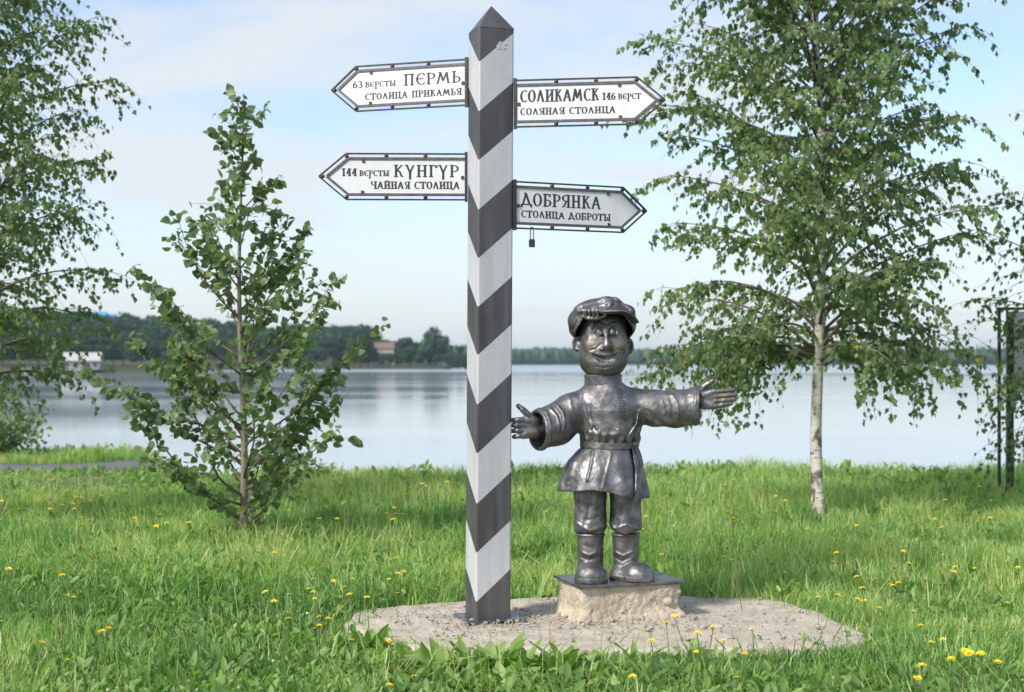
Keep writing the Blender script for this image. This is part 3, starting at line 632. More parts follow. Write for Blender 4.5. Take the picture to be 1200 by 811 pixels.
# ears
for X0, Z0, sg, yy in ((sx(676.5), szz(402.5), -1, -.015), (sx(737), szz(405.5), 1, .02)):
    e1 = ell(x, y, z, (X0, yy, Z0), (.032, .026, .050)); e1 = smax(e1, -ell(x, y, z, (X0+sg*.004, yy-.024, Z0+.003), (.020, .020, .034)), .005)
    e1 = np.minimum(e1, ell(x, y, z, (X0-sg*.006, yy-.012, Z0-.006), (.010, .012, .018))); S = smin(S, e1, .008)
S = np.minimum(S, ell(x, y, z, (hx, .01, 1.52), (.141, .147, .075)))        # hair under the cap
S = S+.0016*vnoise(x*38, y*38, z*38)
def wh(V):
    w_ = np.zeros(len(V))
    for c, r, a in (((sx(693), -.12, 1.385), .038, .95), ((sx(724), -.12, 1.385), .040, .95), ((sx(708.8), -.18, 1.37), .026, .35), ((-.09, -.1, 1.30), .06, .35)):
        w_ = np.maximum(w_, a*np.exp(-(np.linalg.norm(V-np.array(c), axis=1)/r)**2))
    return np.clip(w_*(.75+.6*vnoise(V[:, 0]*45, V[:, 1]*45, V[:, 2]*45)), 0, 1)
Vh, Qh = surfnet(S, lo, h)
def hand(lo, hi, wrist, pals, fingers, thumb):
    h = .0028; x, y, z = grid(lo, hi, h)
    S = None
    for a, b, ra, rb in pals: c = cap(x, y, z, a, b, ra, rb); S = c if S is None else smin(S, c, .012)
    for P_, r_ in fingers: S = smin(S, chain(x, y, z, P_, r_), .004)
    S = smin(S, chain(x, y, z, thumb[0], thumb[1]), .010); S = S+.0008*vnoise(x*60, y*60, z*60)
    return surfnet(S, lo, h)
q = lambda px, py, yy: (sx(px), yy, szz(py))
# hand near the post: palm to the viewer, fingers towards the post
kn = [(612.5, 491), (611.5, 497), (612, 503.2), (613, 509)]; tp = [(600.2, 491.2), (598.8, 497.2), (600.2, 503.4), (602.5, 510.2)]
F_ = [([q(*kn[i], -.158), q(kn[i][0]*.5+tp[i][0]*.5, (kn[i][1]+tp[i][1])/2-.3, -.172), q(*tp[i], -.166)], [.0165, .0158, .0132]) for i in range(4)]
Pl = [(q(640, 503, -.08), q(*kn[i], -.155), .040, .020) for i in range(4)]+[(q(628, 506, -.12), q(617, 506, -.15), .034, .024), (q(628, 494, -.12), q(618, 491, -.15), .030, .018)]
Vl, Ql = hand((-.58, -.24, .79), (-.30, -.01, 1.06), None, Pl, F_, ([q(625, 492, -.13), q(617, 483.5, -.15), q(612, 478.5, -.155), q(607.6, 475, -.152)], [.026, .020, .0175, .0145]))
kn = [(835, 458.5), (836, 464), (836, 469.8), (835, 475.2)]; tp = [(857, 456.4), (859.4, 461.8), (856.6, 467.2), (853.5, 472.4)]
F_ = [([q(*kn[i], -.098), q(kn[i][0]*.5+tp[i][0]*.5, (kn[i][1]+tp[i][1])/2+.2, -.104), q(*tp[i], -.098)], [.0165, .0158, .0132]) for i in range(4)]
Pl = [(q(812, 468, -.05), q(*kn[i], -.095), .038, .020) for i in range(4)]+[(q(822, 473, -.075), q(831, 474, -.09), .030, .022), (q(822, 463, -.075), q(831, 460, -.09), .028, .020)]
Vr, Qr = hand((.47, -.17, .97), (.80, .02, 1.22), None, Pl, F_, ([q(819, 460, -.075), q(822, 453, -.09), q(827.5, 448.8, -.095), q(833.2, 445.8, -.092)], [.024, .019, .0168, .0140]))
# forearms run inside the sleeves and join the hands to the neck as one body
arm = [np.array(q(632, 501, -.09)), np.array((-.22, -.02, .96)), np.array((-.05, .0, 1.08)), np.array((.18, .0, 1.06)), np.array((.36, -.02, 1.02)), np.array(q(818, 468, -.06))]
va, fa = tube(arm, [.03, .045, .06, .06, .045, .03], 10); vb, fb = tube([(hx, .01, 1.15), (hx, .01, 1.06)], .08, 12)
Vs = [Vh, Vl, Vr, np.array(va), np.array(vb)]; Fs = []; o_ = 0
for v_, f_ in zip(Vs, (Qh, Ql, Qr, fa, fb)):
    Fs += [tuple(int(i)+o_ for i in f) for f in f_]; o_ += len(v_)
Va = np.vstack(Vs); wr = wh(Va); palm = np.exp(-(np.linalg.norm(Va-np.array(q(622, 503, -.16)), axis=1)/.03)**2)*.6+np.exp(-(np.linalg.norm(Va-np.array(q(848, 464, -.11)), axis=1)/.05)**2)*.4
obj('body', Va+SO, Fs, M['bronze'], statue, smooth=True, attrs={'wear': np.clip(wr+palm, 0, 1)})
for ex in (702.4, 715.9): obj('pupil', *[np.array(ball((sx(ex), -.146, szz(391.6)), .0115, 12, 8)[0])+SO, ball((0, 0, 0), 1, 12, 8)[1]], M['bronze'], statue, smooth=True, attrs={'wear': np.zeros(12*7+2)})

# --- cap
h = .0046; lo = (-.245, -.27, 1.39); hi = (.235, .23, 1.70); x, y, z = grid(lo, hi, h)
tl = z-.10*(x+.01)*sst(-.3, .1, x)
O_ = ell(x, y, z, (-.008, .0, 1.520), (.203, .205, .146)); O_ = smin(O_, ell(x, y, z, (.022, -.055, 1.628), (.088, .10, .050)), .02); O_ = smin(O_, ell(x, y, z, (-.118, -.07, 1.592), (.062, .08, .040)), .02); O_ = smin(O_, ell(x, y, z, (.115, -.06, 1.590), (.07, .08, .040)), .025)
O_ = O_+.009*vnoise(x*11, y*11, z*11+3)+.004*vnoise(x*26, y*26, z*26)
for P_ in ([(678, 362), (690, 358), (704, 356), (713, 350)], [(716, 350), (719, 357), (711, 364)], [(680, 368), (677, 376), (671, 386)], [(735, 364), (726, 357), (718, 351)], [(695, 366), (701, 361), (710, 359)]): O_ = emb(O_, x, y, z, P_, .009, -.008, -.03)
zc = 1.566-(.105+.03*(x < 0))*sst(.09, .205, np.abs(x+.008))-.115*sst(-.12, .10, y)+.0*z
In = ell(x, y, z, (-.008, -.004, 1.512), (.186, .188, .134))
C_ = smax(smax(O_, zc-z, .012), -In, .006)
zv = 1.572-4.2*np.clip(x-.085, 0, 1)**2+.10*np.clip(-.16-y, 0, 1)+0*z          # visor, pushed to the right
vis = smax(np.abs(z-zv)-.007, (np.sqrt(((x-.062)/.138)**2+((y+.085)/.165)**2)-1)*.11, .006)
vis = smax(vis, -(x+.035), .01); C_ = smin(C_, vis, .008)
for px_, r_ in ((684.5, .011), (688.8, .010), (693.2, .0115), (697.8, .011), (706.2, .0125)):
    C_ = smin(C_, cap(x, y, z, (sx(px_), -.186-.012*(px_ > 690), szz(365.5)), (sx(px_)+.002, -.176-.012*(px_ > 690), szz(371.5)), r_, r_*.8), .004)
C_ = smin(C_, chain(x, y, z, [(sx(682), -.165, szz(372)), (sx(689), -.178, szz(374.5)), (sx(698), -.180, szz(374.2)), (sx(704), -.172, szz(372.5))], .011), .006)
bpart('cap', C_, lo, h, statue)

# --- shirt with sleeves and skirt
h = .0053; lo = (-.47, -.285, .44); hi = (.62, .265, 1.235); x, y, z = grid(lo, hi, h); zf = z.ravel()
def prof(tab, z_): t_ = np.array(tab); return [np.interp(z_, t_[:, 0], t_[:, k]).astype(np.float32) for k in (1, 2, 3)]
TT_ = [(.74, .033, .155, .12), (.80, .033, .163, .125), (.84, .036, .178, .14), (.90, .038, .187, .152), (1.0, .035, .188, .152), (1.07, .03, .175, .138), (1.12, .02, .15, .122), (1.155, .004, .118, .108), (1.17, -.003, .107, .104), (1.215, -.006, .104, .103), (1.25, -.006, .103, .102)]
SK = [(.40, -.012, .282, .235), (.50, -.010, .272, .225), (.55, -.009, .262, .215), (.62, -.006, .246, .20), (.70, .002, .218, .175), (.76, .020, .182, .142), (.79, .033, .160, .122), (.82, .033, .158, .120)]
def tor(x, y, z, tab):
    cx_, a_, b_ = [v.reshape(1, 1, -1) for v in prof(tab, z.ravel())]; k = np.sqrt(((x-cx_)/a_)**2+(y/b_)**2); return (k-1)*np.minimum(a_, b_)*.9
T_ = smax(smax(tor(x, y, z, TT_), .78-z, .01), z-1.205, .008)
T_ = smax(T_, -smax(np.hypot(x-hx, y)-.096, 1.16-z, .005), .004)
# kosovorotka folds
fold = [([(701, 504), (699.5, 517)], .0045, .009), ([(694, 500), (693, 514)], .009, -.007), ([(712, 509), (716, 516)], .008, -.007), ([(722, 502), (726, 508), (729, 515)], .0045, .009), ([(683, 470), (686, 485), (692, 500), (698, 510)], .004, .007), ([(688, 475), (691, 490)], .010, -.005),
        ([(748, 480), (745, 495), (736, 508)], .0045, .009), ([(741, 497), (732, 511)], .009, -.006), ([(755, 505), (740, 517)], .010, -.006), ([(681, 458), (679.5, 478), (676, 497), (680, 510)], .005, .007), ([(753, 458), (755, 476), (751, 497), (744, 512)], .006, .010), ([(690, 506), (708, 509), (724, 507)], .012, .006)]
for P_, w_, A in fold: T_ = emb(T_, x, y, z, P_, w_, A)
T_ = T_-.008*sst(.87, .82, z)*np.cos(np.arctan2(y, x-.03)*17)*sst(.78, .8, z)
def sleeve(x, y, z, P_, r_, pc_, n_):
    s = None
    for i in range(len(P_)-1):
        c = cap(x, y, z, P_[i], P_[i+1], r_[i], r_[i+1]); s = c if s is None else smin(s, c, .03)
    n_ = unit(n_); pl = (x-pc_[0])*n_[0]+(y-pc_[1])*n_[1]+(z-pc_[2])*n_[2]
    ax = unit(np.array(P_[-1])-np.array(P_[-2])); dd = np.sqrt(np.maximum((x-pc_[0])**2+(y-pc_[1])**2+(z-pc_[2])**2-((x-pc_[0])*ax[0]+(y-pc_[1])*ax[1]+(z-pc_[2])*ax[2])**2, 0))
    s = s-.006*np.exp(-((pl+.028)/.007)**2)                       # stitched band round the cuff
    s = s-.004*(pl > -.026)*(pl < 0)
    s = smax(s, pl, .006); return smax(s, -smax(dd-(r_[-1]-.016), -(pl+.10), .01), .006), pl
SLl, pll = sleeve(x, y, z, [(-.09, .0, 1.06), (-.19, -.01, .990), (-.285, -.045, .918), (-.41, -.105, .882)], [.080, .108, .119, .116], (-.402, -.10, .885), (-.87, -.47, -.05))
for P_, w_, A in [([(651, 472), (659, 482), (661, 495), (658, 508)], .0045, .006), ([(644, 478), (652, 486), (655, 498), (653, 512)], .0045, .006), ([(647, 476), (654, 486), (657, 500)], .006, -.005), ([(666, 464), (670, 480)], .008, .004)]: SLl = emb(SLl, x, y, z, P_, w_, A, .02)
SLr, plr = sleeve(x, y, z, [(.17, .0, 1.045), (.30, -.01, 1.012), (.42, -.025, 1.008), (.58, -.045, 1.032)], [.088, .104, .106, .112], (.566, -.045, 1.034), (.985, -.17, -.02))
for P_, w_, A in [([(774, 470), (777, 480), (775, 491)], .0045, .0055), ([(786, 462), (791, 472), (792, 484), (788, 496)], .0045, .006), ([(783, 466), (786, 478), (784, 492)], .009, -.005), ([(757, 480), (766, 490), (776, 497)], .007, -.004)]: SLr = emb(SLr, x, y, z, P_, w_, A, .02)
S = smin(smin(T_, SLl, .028), SLr, .028)
th_ = np.arctan2(y, x-.0); sk = tor(x, y, z, SK); tdn = sst(.79, .5, z)
rip = .006*tdn*(np.sin(th_*6+1.0)+.5*np.sin(th_*11+2.)); skf = sk-rip
for P_, w_, A in [([(694, 526), (690, 545), (686, 560)], .006, .008), ([(714, 530), (707, 556), (704, 568)], .007, .005), ([(726, 560), (735, 574)], .02, .008), ([(739, 527), (742, 548), (741, 572)], .008, -.010), ([(672, 540), (664, 565)], .012, .006)]: skf = emb(skf, x, y, z, P_, w_, A)
hem = np.interp(x.ravel(), [sx(650), sx(668), sx(690), sx(710), sx(725), sx(742), sx(762)], [szz(575), szz(574), szz(571.5), szz(573), szz(578), szz(582), szz(584)]).astype(np.float32).reshape(-1, 1, 1)
skf = smax(skf, hem-z+.03*sst(-.05, .15, y), .006); skf = smax(skf, z-.80, .004); skf = smax(skf, -smax(sk-rip+.014, z-.745, .01), .004)
S = np.minimum(S, skf)
S = S+.0016*vnoise(x*14, y*14, z*14)+.0008*vnoise(x*50, y*50, z*50)
bpart('shirt', S, lo, h, statue, lambda V: .18*np.exp(-((V[:, 2]-.93)/.03)**2)*np.exp(-((V[:, 0]-.05)/.05)**2))
def front(tab, X_, Z_):
    c_, a_, b_ = prof(tab, np.array([Z_])); k = 1-((X_-c_[0])/a_[0])**2; return -float(b_[0]*math.sqrt(max(k, .02)))
# placket with a meander border, collar band, belt with two hanging ends
def strip(name, ctr_px, wid, tab, dy, n=16, tk=.006, parent=statue, pat=0):
    P_ = np.array(ctr_px, float); s_ = np.linspace(0, len(P_)-1, n); C0 = np.stack([np.interp(s_, range(len(P_)), P_[:, 0]), np.interp(s_, range(len(P_)), P_[:, 1])], 1)
    wd = np.interp(s_, np.linspace(0, len(P_)-1, len(wid)), wid); V = []
    T2 = np.gradient(C0, axis=0); T2 /= np.linalg.norm(T2, axis=1)[:, None]; N2 = np.stack([-T2[:, 1], T2[:, 0]], 1)
    for i in range(n):
        for sgn, dp in ((-1, 0), (-1, 1), (1, 1), (1, 0)):
            p_ = C0[i]+N2[i]*sgn*wd[i]/2; X_, Z_ = sx(p_[0]), szz(p_[1]); Y_ = front(tab, X_, max(Z_, .505))-dy-tk*dp; V.append((X_, Y_, Z_))
    Fc = [(i*4+k, i*4+(k+1) % 4, (i+1)*4+(k+1) % 4, (i+1)*4+k) for i in range(n-1) for k in range(4)]+[(3, 2, 1, 0), tuple((n-1)*4+k for k in range(4))]
    mb = MB(); mb.add(np.array(V)+SO, Fc)
    if pat:
        for i in range(pat):
            t_ = (i+.5)/pat; c_ = C0[min(int(t_*(n-1)+.5), n-1)]; r0 = wd[0]
            for a0, b0, a1, b1 in ((-.36, -.5, .36, -.1), (.36, -.1, -.36, .3)):
                p0 = (c_[0]+a0*r0, c_[1]+b0*r0*.55); p1 = (c_[0]+a1*r0, c_[1]+b1*r0*.55); q0 = [(sx(p[0]), front(tab, sx(p[0]), szz(p[1]))-dy-tk-.002, szz(p[1])) for p in (p0, p1)]
                mb.add(*[np.array(tube(q0, .0035, 5)[0])+SO, tube(q0, .0035, 5)[1]])
    return mb.obj(name, M['bronze'], parent, smooth=False)
strip('placket', [(725.5, 455), (727.5, 465), (730.5, 478), (732.5, 489)], [9, 9, 9.5, 9.5], TT_, .006, 14, .006, pat=8)
def ring(name, z0, z1, off, tk, tab=None, cxab=None):
    V = []; n = 48
    for k in range(n):
        a_ = 2*math.pi*k/n
        for zz_, oo in ((z0, off-.01), (z0, off+tk), (z1, off+tk), (z1, off-.01)):
            if tab: c_, A_, B_ = [float(v[0]) for v in prof(tab, np.array([.80]))]
            else: c_, A_, B_ = cxab
            V.append((c_+(A_+oo)*math.cos(a_), (B_+oo)*math.sin(a_), zz_+.006*math.sin(a_*2+1)*(tab is not None)-.01*(tab is not None)*(1-math.cos(a_))*.3))
    Fc = [(k*4+j, ((k+1) % n)*4+j, ((k+1) % n)*4+(j+1) % 4, k*4+(j+1) % 4) for k in range(n) for j in range(4)]
    return obj(name, np.array(V)+SO, Fc, M['bronze'], statue, smooth=False)
ring('belt', .783, .820, .004, .010, tab=TT_)
ring('collar', 1.150, 1.212, .002, .005, cxab=(-.006, .104, .103))
ring('collar_trim', 1.200, 1.209, .006, .005, cxab=(-.006, .104, .103))
strip('belt_end', [(741, 521), (743.5, 535), (746.5, 555), (745, 572), (741, 584), (743, 592)], [5.5, 4.5, 4.5, 4, 4, 5.5], SK, .016, 22, .005)
strip('belt_end', [(744, 521), (748.5, 532), (752, 545)], [5, 4.5, 4], SK, .024, 12, .005)
mb = MB(); mb.add(*[np.array(ball((sx(742.5), front(TT_, sx(742.5), .80)-.018, szz(519.5)), .017, 10, 7, (1.1, .8, 1))[0])+SO, ball((0, 0, 0), 1, 10, 7)[1]]); mb.obj('belt_knot', M['bronze'], statue, smooth=True)

# --- trousers
h = .006; lo = (-.215, -.16, .235); hi = (.26, .14, .66); x, y, z = grid(lo, hi, h)
S = None
for cx_, r_ in ((-.082, .098), (.1285, .097)):
    rr2 = r_+.002*np.sin(z*40)-.002+.003*np.exp(-((z-.305)/.03)**2)
    c_ = np.hypot(x-cx_, (y-.0)*1.05)-rr2; S = c_ if S is None else smin(S, c_, .01)
S = smax(smax(S, .275-z+.012*np.sin(x*40), .028), z-.63, .01)
for P_, w_, A in [([(690, 590), (688, 604), (684, 616)], .012, -.007), ([(696, 585), (698, 600)], .010, .006), ([(676, 612), (690, 620), (706, 616)], .008, .007), ([(730, 592), (724, 606), (720, 618)], .012, -.007), ([(738, 588), (741, 604)], .012, .006), ([(719, 618), (733, 613), (748, 619)], .008, .008), ([(684, 608), (698, 606)], .008, -.005)]: S = emb(S, x, y, z, P_, w_, A)
S = S+.0018*vnoise(x*14, y*14, z*14); bpart('trousers', S, lo, h, statue)

# --- boots
def boot(lo, hi, cx_, heel, toe, rt, folds):
    h = .0052; x, y, z = grid(lo, hi, h)
    sh_ = smax(np.hypot(x-cx_, y-.012)-(.078+.004*sst(.2, .26, z)-.003*np.exp(-((z-.11)/.03)**2)), smax(z-.272, .03-z, .01), .008)
    sh_ = sh_-.007*np.exp(-((z-.262)/.006)**2)
    zs = z*1.0
    ft = cap(x, y, (zs-.030)*1.75, (heel[0], heel[1], 0), (toe[0], toe[1], 0), .078, rt); ft = smin(ft, ell(x, y, z, (toe[0], toe[1], .052), (rt*.98, rt*.98, .054)), .02)
    S = smin(sh_, ft, .04)
    for P_, w_, A in folds: S = emb(S, x, y, z, P_, w_, A)
    sole = smax(np.minimum(cap(x, y, 0*z, (heel[0], heel[1], 0), (toe[0], toe[1], 0), .084, rt+.006), 9), z-.030, .004)
    S = smin(S, sole, .003); S = smax(S, -z+.0005, .001); return S+.0022*vnoise(x*24, y*24, z*24), h
fl = [([(682, 646), (690, 649), (699, 645)], .006, .006), ([(681, 652), (690, 655), (701, 651)], .007, -.005), ([(684, 638), (694, 640)], .010, -.003)]
lo = (-.20, -.28, -.005); S, h = boot(lo, (.035, .12, .30), -.081, (-.080, .0), (-.084, -.135), .094, fl); bpart('boot', S, lo, h, statue)
fl = [([(721, 646), (729, 650), (740, 645)], .006, .006), ([(720, 652), (728, 656), (737, 652)], .007, -.005), ([(728, 662), (736, 657), (744, 655)], .006, -.005)]
lo = (.012, -.22, -.005); S, h = boot(lo, (.30, .12, .30), .130, (.112, -.005), (.200, -.085), .085, fl); bpart('boot', S, lo, h, statue)

# ------------------------------------------------------------------ foliage
def cards(T, Ft, P, Dv, Nv, S, tint, edge=None):
    """place template T (k,3: across, along, up) at points P with axes from direction Dv and normal Nv"""
    Dv = Dv/(np.linalg.norm(Dv, axis=1)[:, None]+1e-9); Xv = np.cross(Dv, Nv); Xv /= np.linalg.norm(Xv, axis=1)[:, None]+1e-9; Zv = np.cross(Xv, Dv)
    n, k = len(P), len(T)
    V = P[:, None, :]+S[:, None, None]*(T[None, :, 0, None]*Xv[:, None, :]+T[None, :, 1, None]*Dv[:, None, :]+T[None, :, 2, None]*Zv[:, None, :])
    Fa = (Ft[None]+np.arange(n)[:, None, None]*k).reshape(-1, Ft.shape[1])
    A = {'tint': np.repeat(tint, k)}
    if edge is not None: A['edge'] = np.tile(edge, n)
    return V.reshape(-1, 3), Fa, A
BT = np.array([(0, 0, 0), (-.40, .32, .10), (0, 1, -.05), (.40, .32, .10), (0, .35, 0)]); BF = np.array([(0, 4, 1), (1, 4, 2), (0, 3, 4), (4, 3, 2)])
PT = np.array([(0, 0, 0), (-.33, .12, .06), (-.43, .42, .09), (-.24, .76, .03), (0, 1, -.08), (.24, .76, .03), (.43, .42, .09), (.33, .12, .06), (0, .3, 0), (0, .66, -.01)])
PF = np.array([(0, 8, 1), (1, 8, 2), (2, 8, 9), (2, 9, 3), (3, 9, 4), (0, 7, 8), (7, 6, 8), (6, 9, 8), (6, 5, 9), (5, 4, 9)]); PE = np.array([0, 1, 1, 1, .3, 1, 1, 1, 0, 0.])
def rnd(n): return rng.normal(size=(n, 3))
def dirv(az, el): return np.array([math.cos(az)*math.cos(el), math.sin(az)*math.cos(el), math.sin(el)])
def grow(start, az, el, L, nseg, el_end, wob=0.12):
    P = [np.array(start, float)]; a = az
    for i in range(nseg):
        t = (i+1)/nseg; e_ = el+(el_end-el)*t; a += random.gauss(0, wob); P.append(P[-1]+dirv(a, e_)*L/nseg)
    return np.array(P)
def along(P, t):
    s = t*(len(P)-1); i = min(int(s), len(P)-2); f = s-i; return P[i]*(1-f)+P[i+1]*f, unit(P[i+1]-P[i])
def birch(root_xy, hgt, r0, label, tilt=(0, 0), nprim=95, cr=None, h_lo=1.7, leafsize=0.062, seed=1, dark=0.0, nleaf=13, dens=1.2, el0=(30, 55), low_br=(), group='birch trees on the grass by the lake'):
    random.seed(seed)
    bx, by = root_xy; bz = float(ground(bx, by))-0.05
    t = thing('birch_tree', (bx, by, bz), label, 'tree', group)
    hs = np.concatenate([np.linspace(0, .5, 8, endpoint=False), np.linspace(.5, hgt, 26)]); TP = np.stack([bx+tilt[0]*hs+0.05*np.sin(hs*0.9+seed)*np.minimum(hs, 1.0), by+tilt[1]*hs+0.04*np.sin(hs*1.3), bz+hs], 1)
    rad = r0*(1-0.9*hs/hgt)*(1+0.40*np.exp(-hs/0.22))
    Vt, Ft = tube(TP, rad, 14)
    low = np.repeat(0.42*np.exp(-hs/0.26)+0.075*np.exp(-((hs-1.0)/0.5)**2), 14)
    obj('trunk', Vt, Ft, M['birchbark'], t, smooth=True, attrs={'low': low})
    LP_, LD, LS_ = [], [], []; az = random.random()*6
    for i in range(nprim+len(low_br)):
        hang = i >= nprim; h_ = h_lo+(hgt*0.97-h_lo)*(i+random.random()*0.8)/nprim; az += 2.4+random.gauss(0, .35)
        if hang: h_, az, Lh = low_br[i-nprim]
        Rr = Lh if hang else cr(h_, az)*random.uniform(0.72, 1.12); p0 = TP[0]+0; p0 = np.array([np.interp(h_, hs, TP[:, c_]) for c_ in range(3)])
        up = h_/hgt; e0 = R(random.uniform(*el0)+18*up); e1 = R(random.uniform(-22, 12)+45*up-28*max(0, 1-(h_-h_lo)/1.0))
        if hang: e0, e1 = R(30), R(-42)
        P = grow(p0, az, e0, Rr*1.25, 9, e1, 0.10); br = 0.018*(1-0.75*up)+0.004
        mb = MB(); mb.add(*tube(P, np.linspace(br, 0.0035, len(P)), 5))
        nt2 = int((6+Rr*6.5)*dens)
        for k in range(nt2):
            tt = 0.16+0.84*(k+random.random())/nt2; q, qd = along(P, tt)
            ta = math.atan2(qd[1], qd[0])+random.choice((-1, 1))*random.uniform(0.35, 1.15); tl = random.uniform(0.25, 0.66)*(0.75+0.5*(1-up))*(1.55 if hang else 1.0 if h_ > h_lo+.5 else 1.25)
            TT = grow(q, ta, R(random.uniform(-5, 35)), tl, 5, R(-86 if hang else random.uniform(-84, -34)+34*up), 0.15)
            mb.add(*tube(TT, np.linspace(0.0032, 0.0012, 6), 3, cap=False))
            for _ in range(int(nleaf*(1.4 if hang else 1))):
                s_ = random.uniform(0.08, 1.0); lp, ld = along(TT, s_); LP_.append(lp); LD.append(ld)
        for k in range(int(10*Rr)):
            s_ = random.uniform(0.4, 1.0); lp, ld = along(P, s_); LP_.append(lp); LD.append(ld)
        mb.obj('branch', M['twig'], t, smooth=True)
    LP_ = np.array(LP_); LD = np.array(LD); n = len(LP_)
    off = rnd(n); P = LP_+off*0.018
    D = LD*0.45+rnd(n)*0.5+np.array([0, 0, -0.95]); Nn_ = rnd(n)*0.8+np.array([0, -0.35, 0.55])
    S_ = leafsize*rng.uniform(0.7, 1.18, n); ti = np.clip(rng.beta(2.2, 2.6, n)*0.92-dark+0.10*(rng.random(n)-.5)+0.14*vnoise(LP_[:, 0]*2.2, LP_[:, 1]*2.2, LP_[:, 2]*2.2), 0, 0.93)
    ti = np.where(rng.random(n) < 0.012, 1.0, ti)
    V, Fa, A = cards(BT, BF, P, D, Nn_, S_, ti)
    o = obj('foliage', V, Fa, M['birchleaf'], t, attrs=A); o['kind'] = 'stuff'
    return t, n

def profile(pts):
    hs, rs = zip(*pts); return lambda h_, az: float(np.interp(h_, hs, rs))
bxy = on_ground(961, 624)
_, nb = birch(bxy, 7.2, 0.060, 'white-barked birch standing alone right of the statue with brown peeling base', tilt=(-0.011, 0), nprim=124,
      cr=profile([(1.5, 1.0), (2.1, 1.2), (2.8, 1.34), (3.6, 1.42), (4.2, 1.36), (5.2, 1.15), (6.5, 0.85), (7.6, 0.3)]), h_lo=1.5, seed=5, nleaf=18, leafsize=.063, low_br=[(1.75, 3.3, 1.25), (1.85, 2.9, 1.35), (1.7, 3.7, 1.0), (1.6, 2.6, .9), (1.65, 3.1, .75), (1.75, -.2, .55), (1.85, .2, .75), (1.9, .0, 1.15), (1.7, -.7, .6)])
x_, y_ = (-42-600)/F*13.2, 13.2
birch((x_, y_), 7.8, 0.10, 'big leafy birch at the left edge with drooping twigs over the path', nprim=100, cr=profile([(0.9, 0.8), (1.6, 1.05), (2.6, 1.2), (3.2, 1.4), (4.2, 1.0), (6.0, 0.95), (7.8, 0.5)]), h_lo=1.15, seed=11, nleaf=14, dens=1.8, leafsize=.058)
x_, y_ = (1292-600)/F*14.5, 14.5
birch((x_, y_), 4.6, 0.05, 'small dark-leaved birch at the right edge beside the metal board stand', nprim=50, cr=profile([(0.3, 0.8), (1.0, 1.1), (2.2, 1.2), (2.8, 0.75), (3.4, .5), (4.6, 0.25)]), h_lo=0.5, seed=21, dark=0.15, nleaf=11)

# sapling with large leaves
random.seed(3)
sx_, sy_ = on_ground(283, 652); sz_ = float(ground(sx_, sy_))-0.05
sap = thing('sapling', (sx_, sy_, sz_), 'slender young broad-leaved tree left of the striped post, ascending branches', 'tree')
hs = np.linspace(0, 3.82, 20); TP = np.stack([sx_+0.02*np.sin(hs*2.1)+0.0*hs, sy_+0.02*np.sin(hs*1.4), sz_+hs], 1)
obj('trunk', *tube(TP, 0.036*(1-0.93*hs/3.90)*(1+0.3*np.exp(-hs/.08)), 10), M['sapbark'], sap, smooth=True)
LPp, LDd = [], []
crs = [(0.25, .8), (0.6, 1.1), (1.0, 1.2), (1.5, 1.1), (1.9, 0.85), (2.3, 0.6), (2.7, 0.40), (3.2, 0.24), (3.9, 0.10)]
spec = []
az = 1.0
for i in range(54):
    h_ = 0.32+3.45*((i+random.random()*.7)/54)**1.25; az += 2.4+random.gauss(0, .4); spec.append((h_, az, None, None))
spec += [(0.30, math.pi-0.15, 1.6, 42), (1.9, -0.1, 1.0, 56), (1.0, 3.0, 1.45, 28), (1.5, 0.15, 1.15, 48), (2.2, 0.2, 0.85, 62), (1.1, math.pi, 1.3, 38), (.95, 0.1, 1.25, 42), (.8, 2.9, 1.25, 34), (.75, .3, 1.1, 40)]
spec += [(random.uniform(.06, .42), random.uniform(.2, 2.95), random.uniform(.65, 1.05), random.uniform(22, 62)) for _ in range(4)]
for h_, az, L, el in spec:
    p0, _ = along(TP, min(h_/3.90, .98))
    Rr = float(np.interp(h_, *zip(*crs))) if L is None else L
    if L is None: L = Rr*random.uniform(0.75, 1.15)*1.1; el = random.uniform(26, 48)+24*(h_/3.7)
    P = grow(p0, az, R(el-14), L, 9, R(min(el+random.uniform(0, 30), 82)), 0.13); mb = MB(); mb.add(*tube(P, np.linspace(0.011*(1-.6*h_/3.7)+.002, 0.0018, 10), 5))
    nn = int(L/0.050)
    for k in range(nn):
        q, qd = along(P, 0.12+0.88*(k+.5)/nn); LPp.append(q); LDd.append(unit(qd+rnd(1)[0]*.6))
    for k in range(int(2+L*5.0)):
        tt = random.uniform(0.28, 0.95); q, qd = along(P, tt); ta = math.atan2(qd[1], qd[0])+random.choice((-1, 1))*random.uniform(.4, 1.1); tl = random.uniform(.14, .42)*(1.1-0.6*tt)
        TT = grow(q, ta, R(random.uniform(5, 50)), tl, 4, R(random.uniform(0, 50)), .12); mb.add(*tube(TT, np.linspace(.0028, .0012, 5), 3, cap=False))
        for j in range(int(tl/0.037)+2): lp, ld = along(TT, random.uniform(.1, 1)); LPp.append(lp); LDd.append(unit(ld+rnd(1)[0]*.5))
    mb.obj('branch', M['twig'], sap, smooth=True)
for k in range(16):
    lp, ld = along(TP, random.uniform(.8, 1.0)); LPp.append(lp); LDd.append(unit(rnd(1)[0]))
LPp = np.array(LPp); LDd = np.array(LDd); n = len(LPp)
P = LPp+rnd(n)*0.02; D = LDd*0.6+rnd(n)*0.5+np.array([0, 0, -0.28]); Nn_ = rnd(n)*0.65+np.array([0, -0.35, 0.6]); S_ = 0.079*rng.uniform(0.55, 1.2, n)
ti = np.clip(rng.beta(2.2, 2.4, n)*0.95, 0, 0.95); ti = np.where(rng.random(n) < .01, 1, ti)
order = np.argsort(-S_); big, rest = order[:300], order[300:]
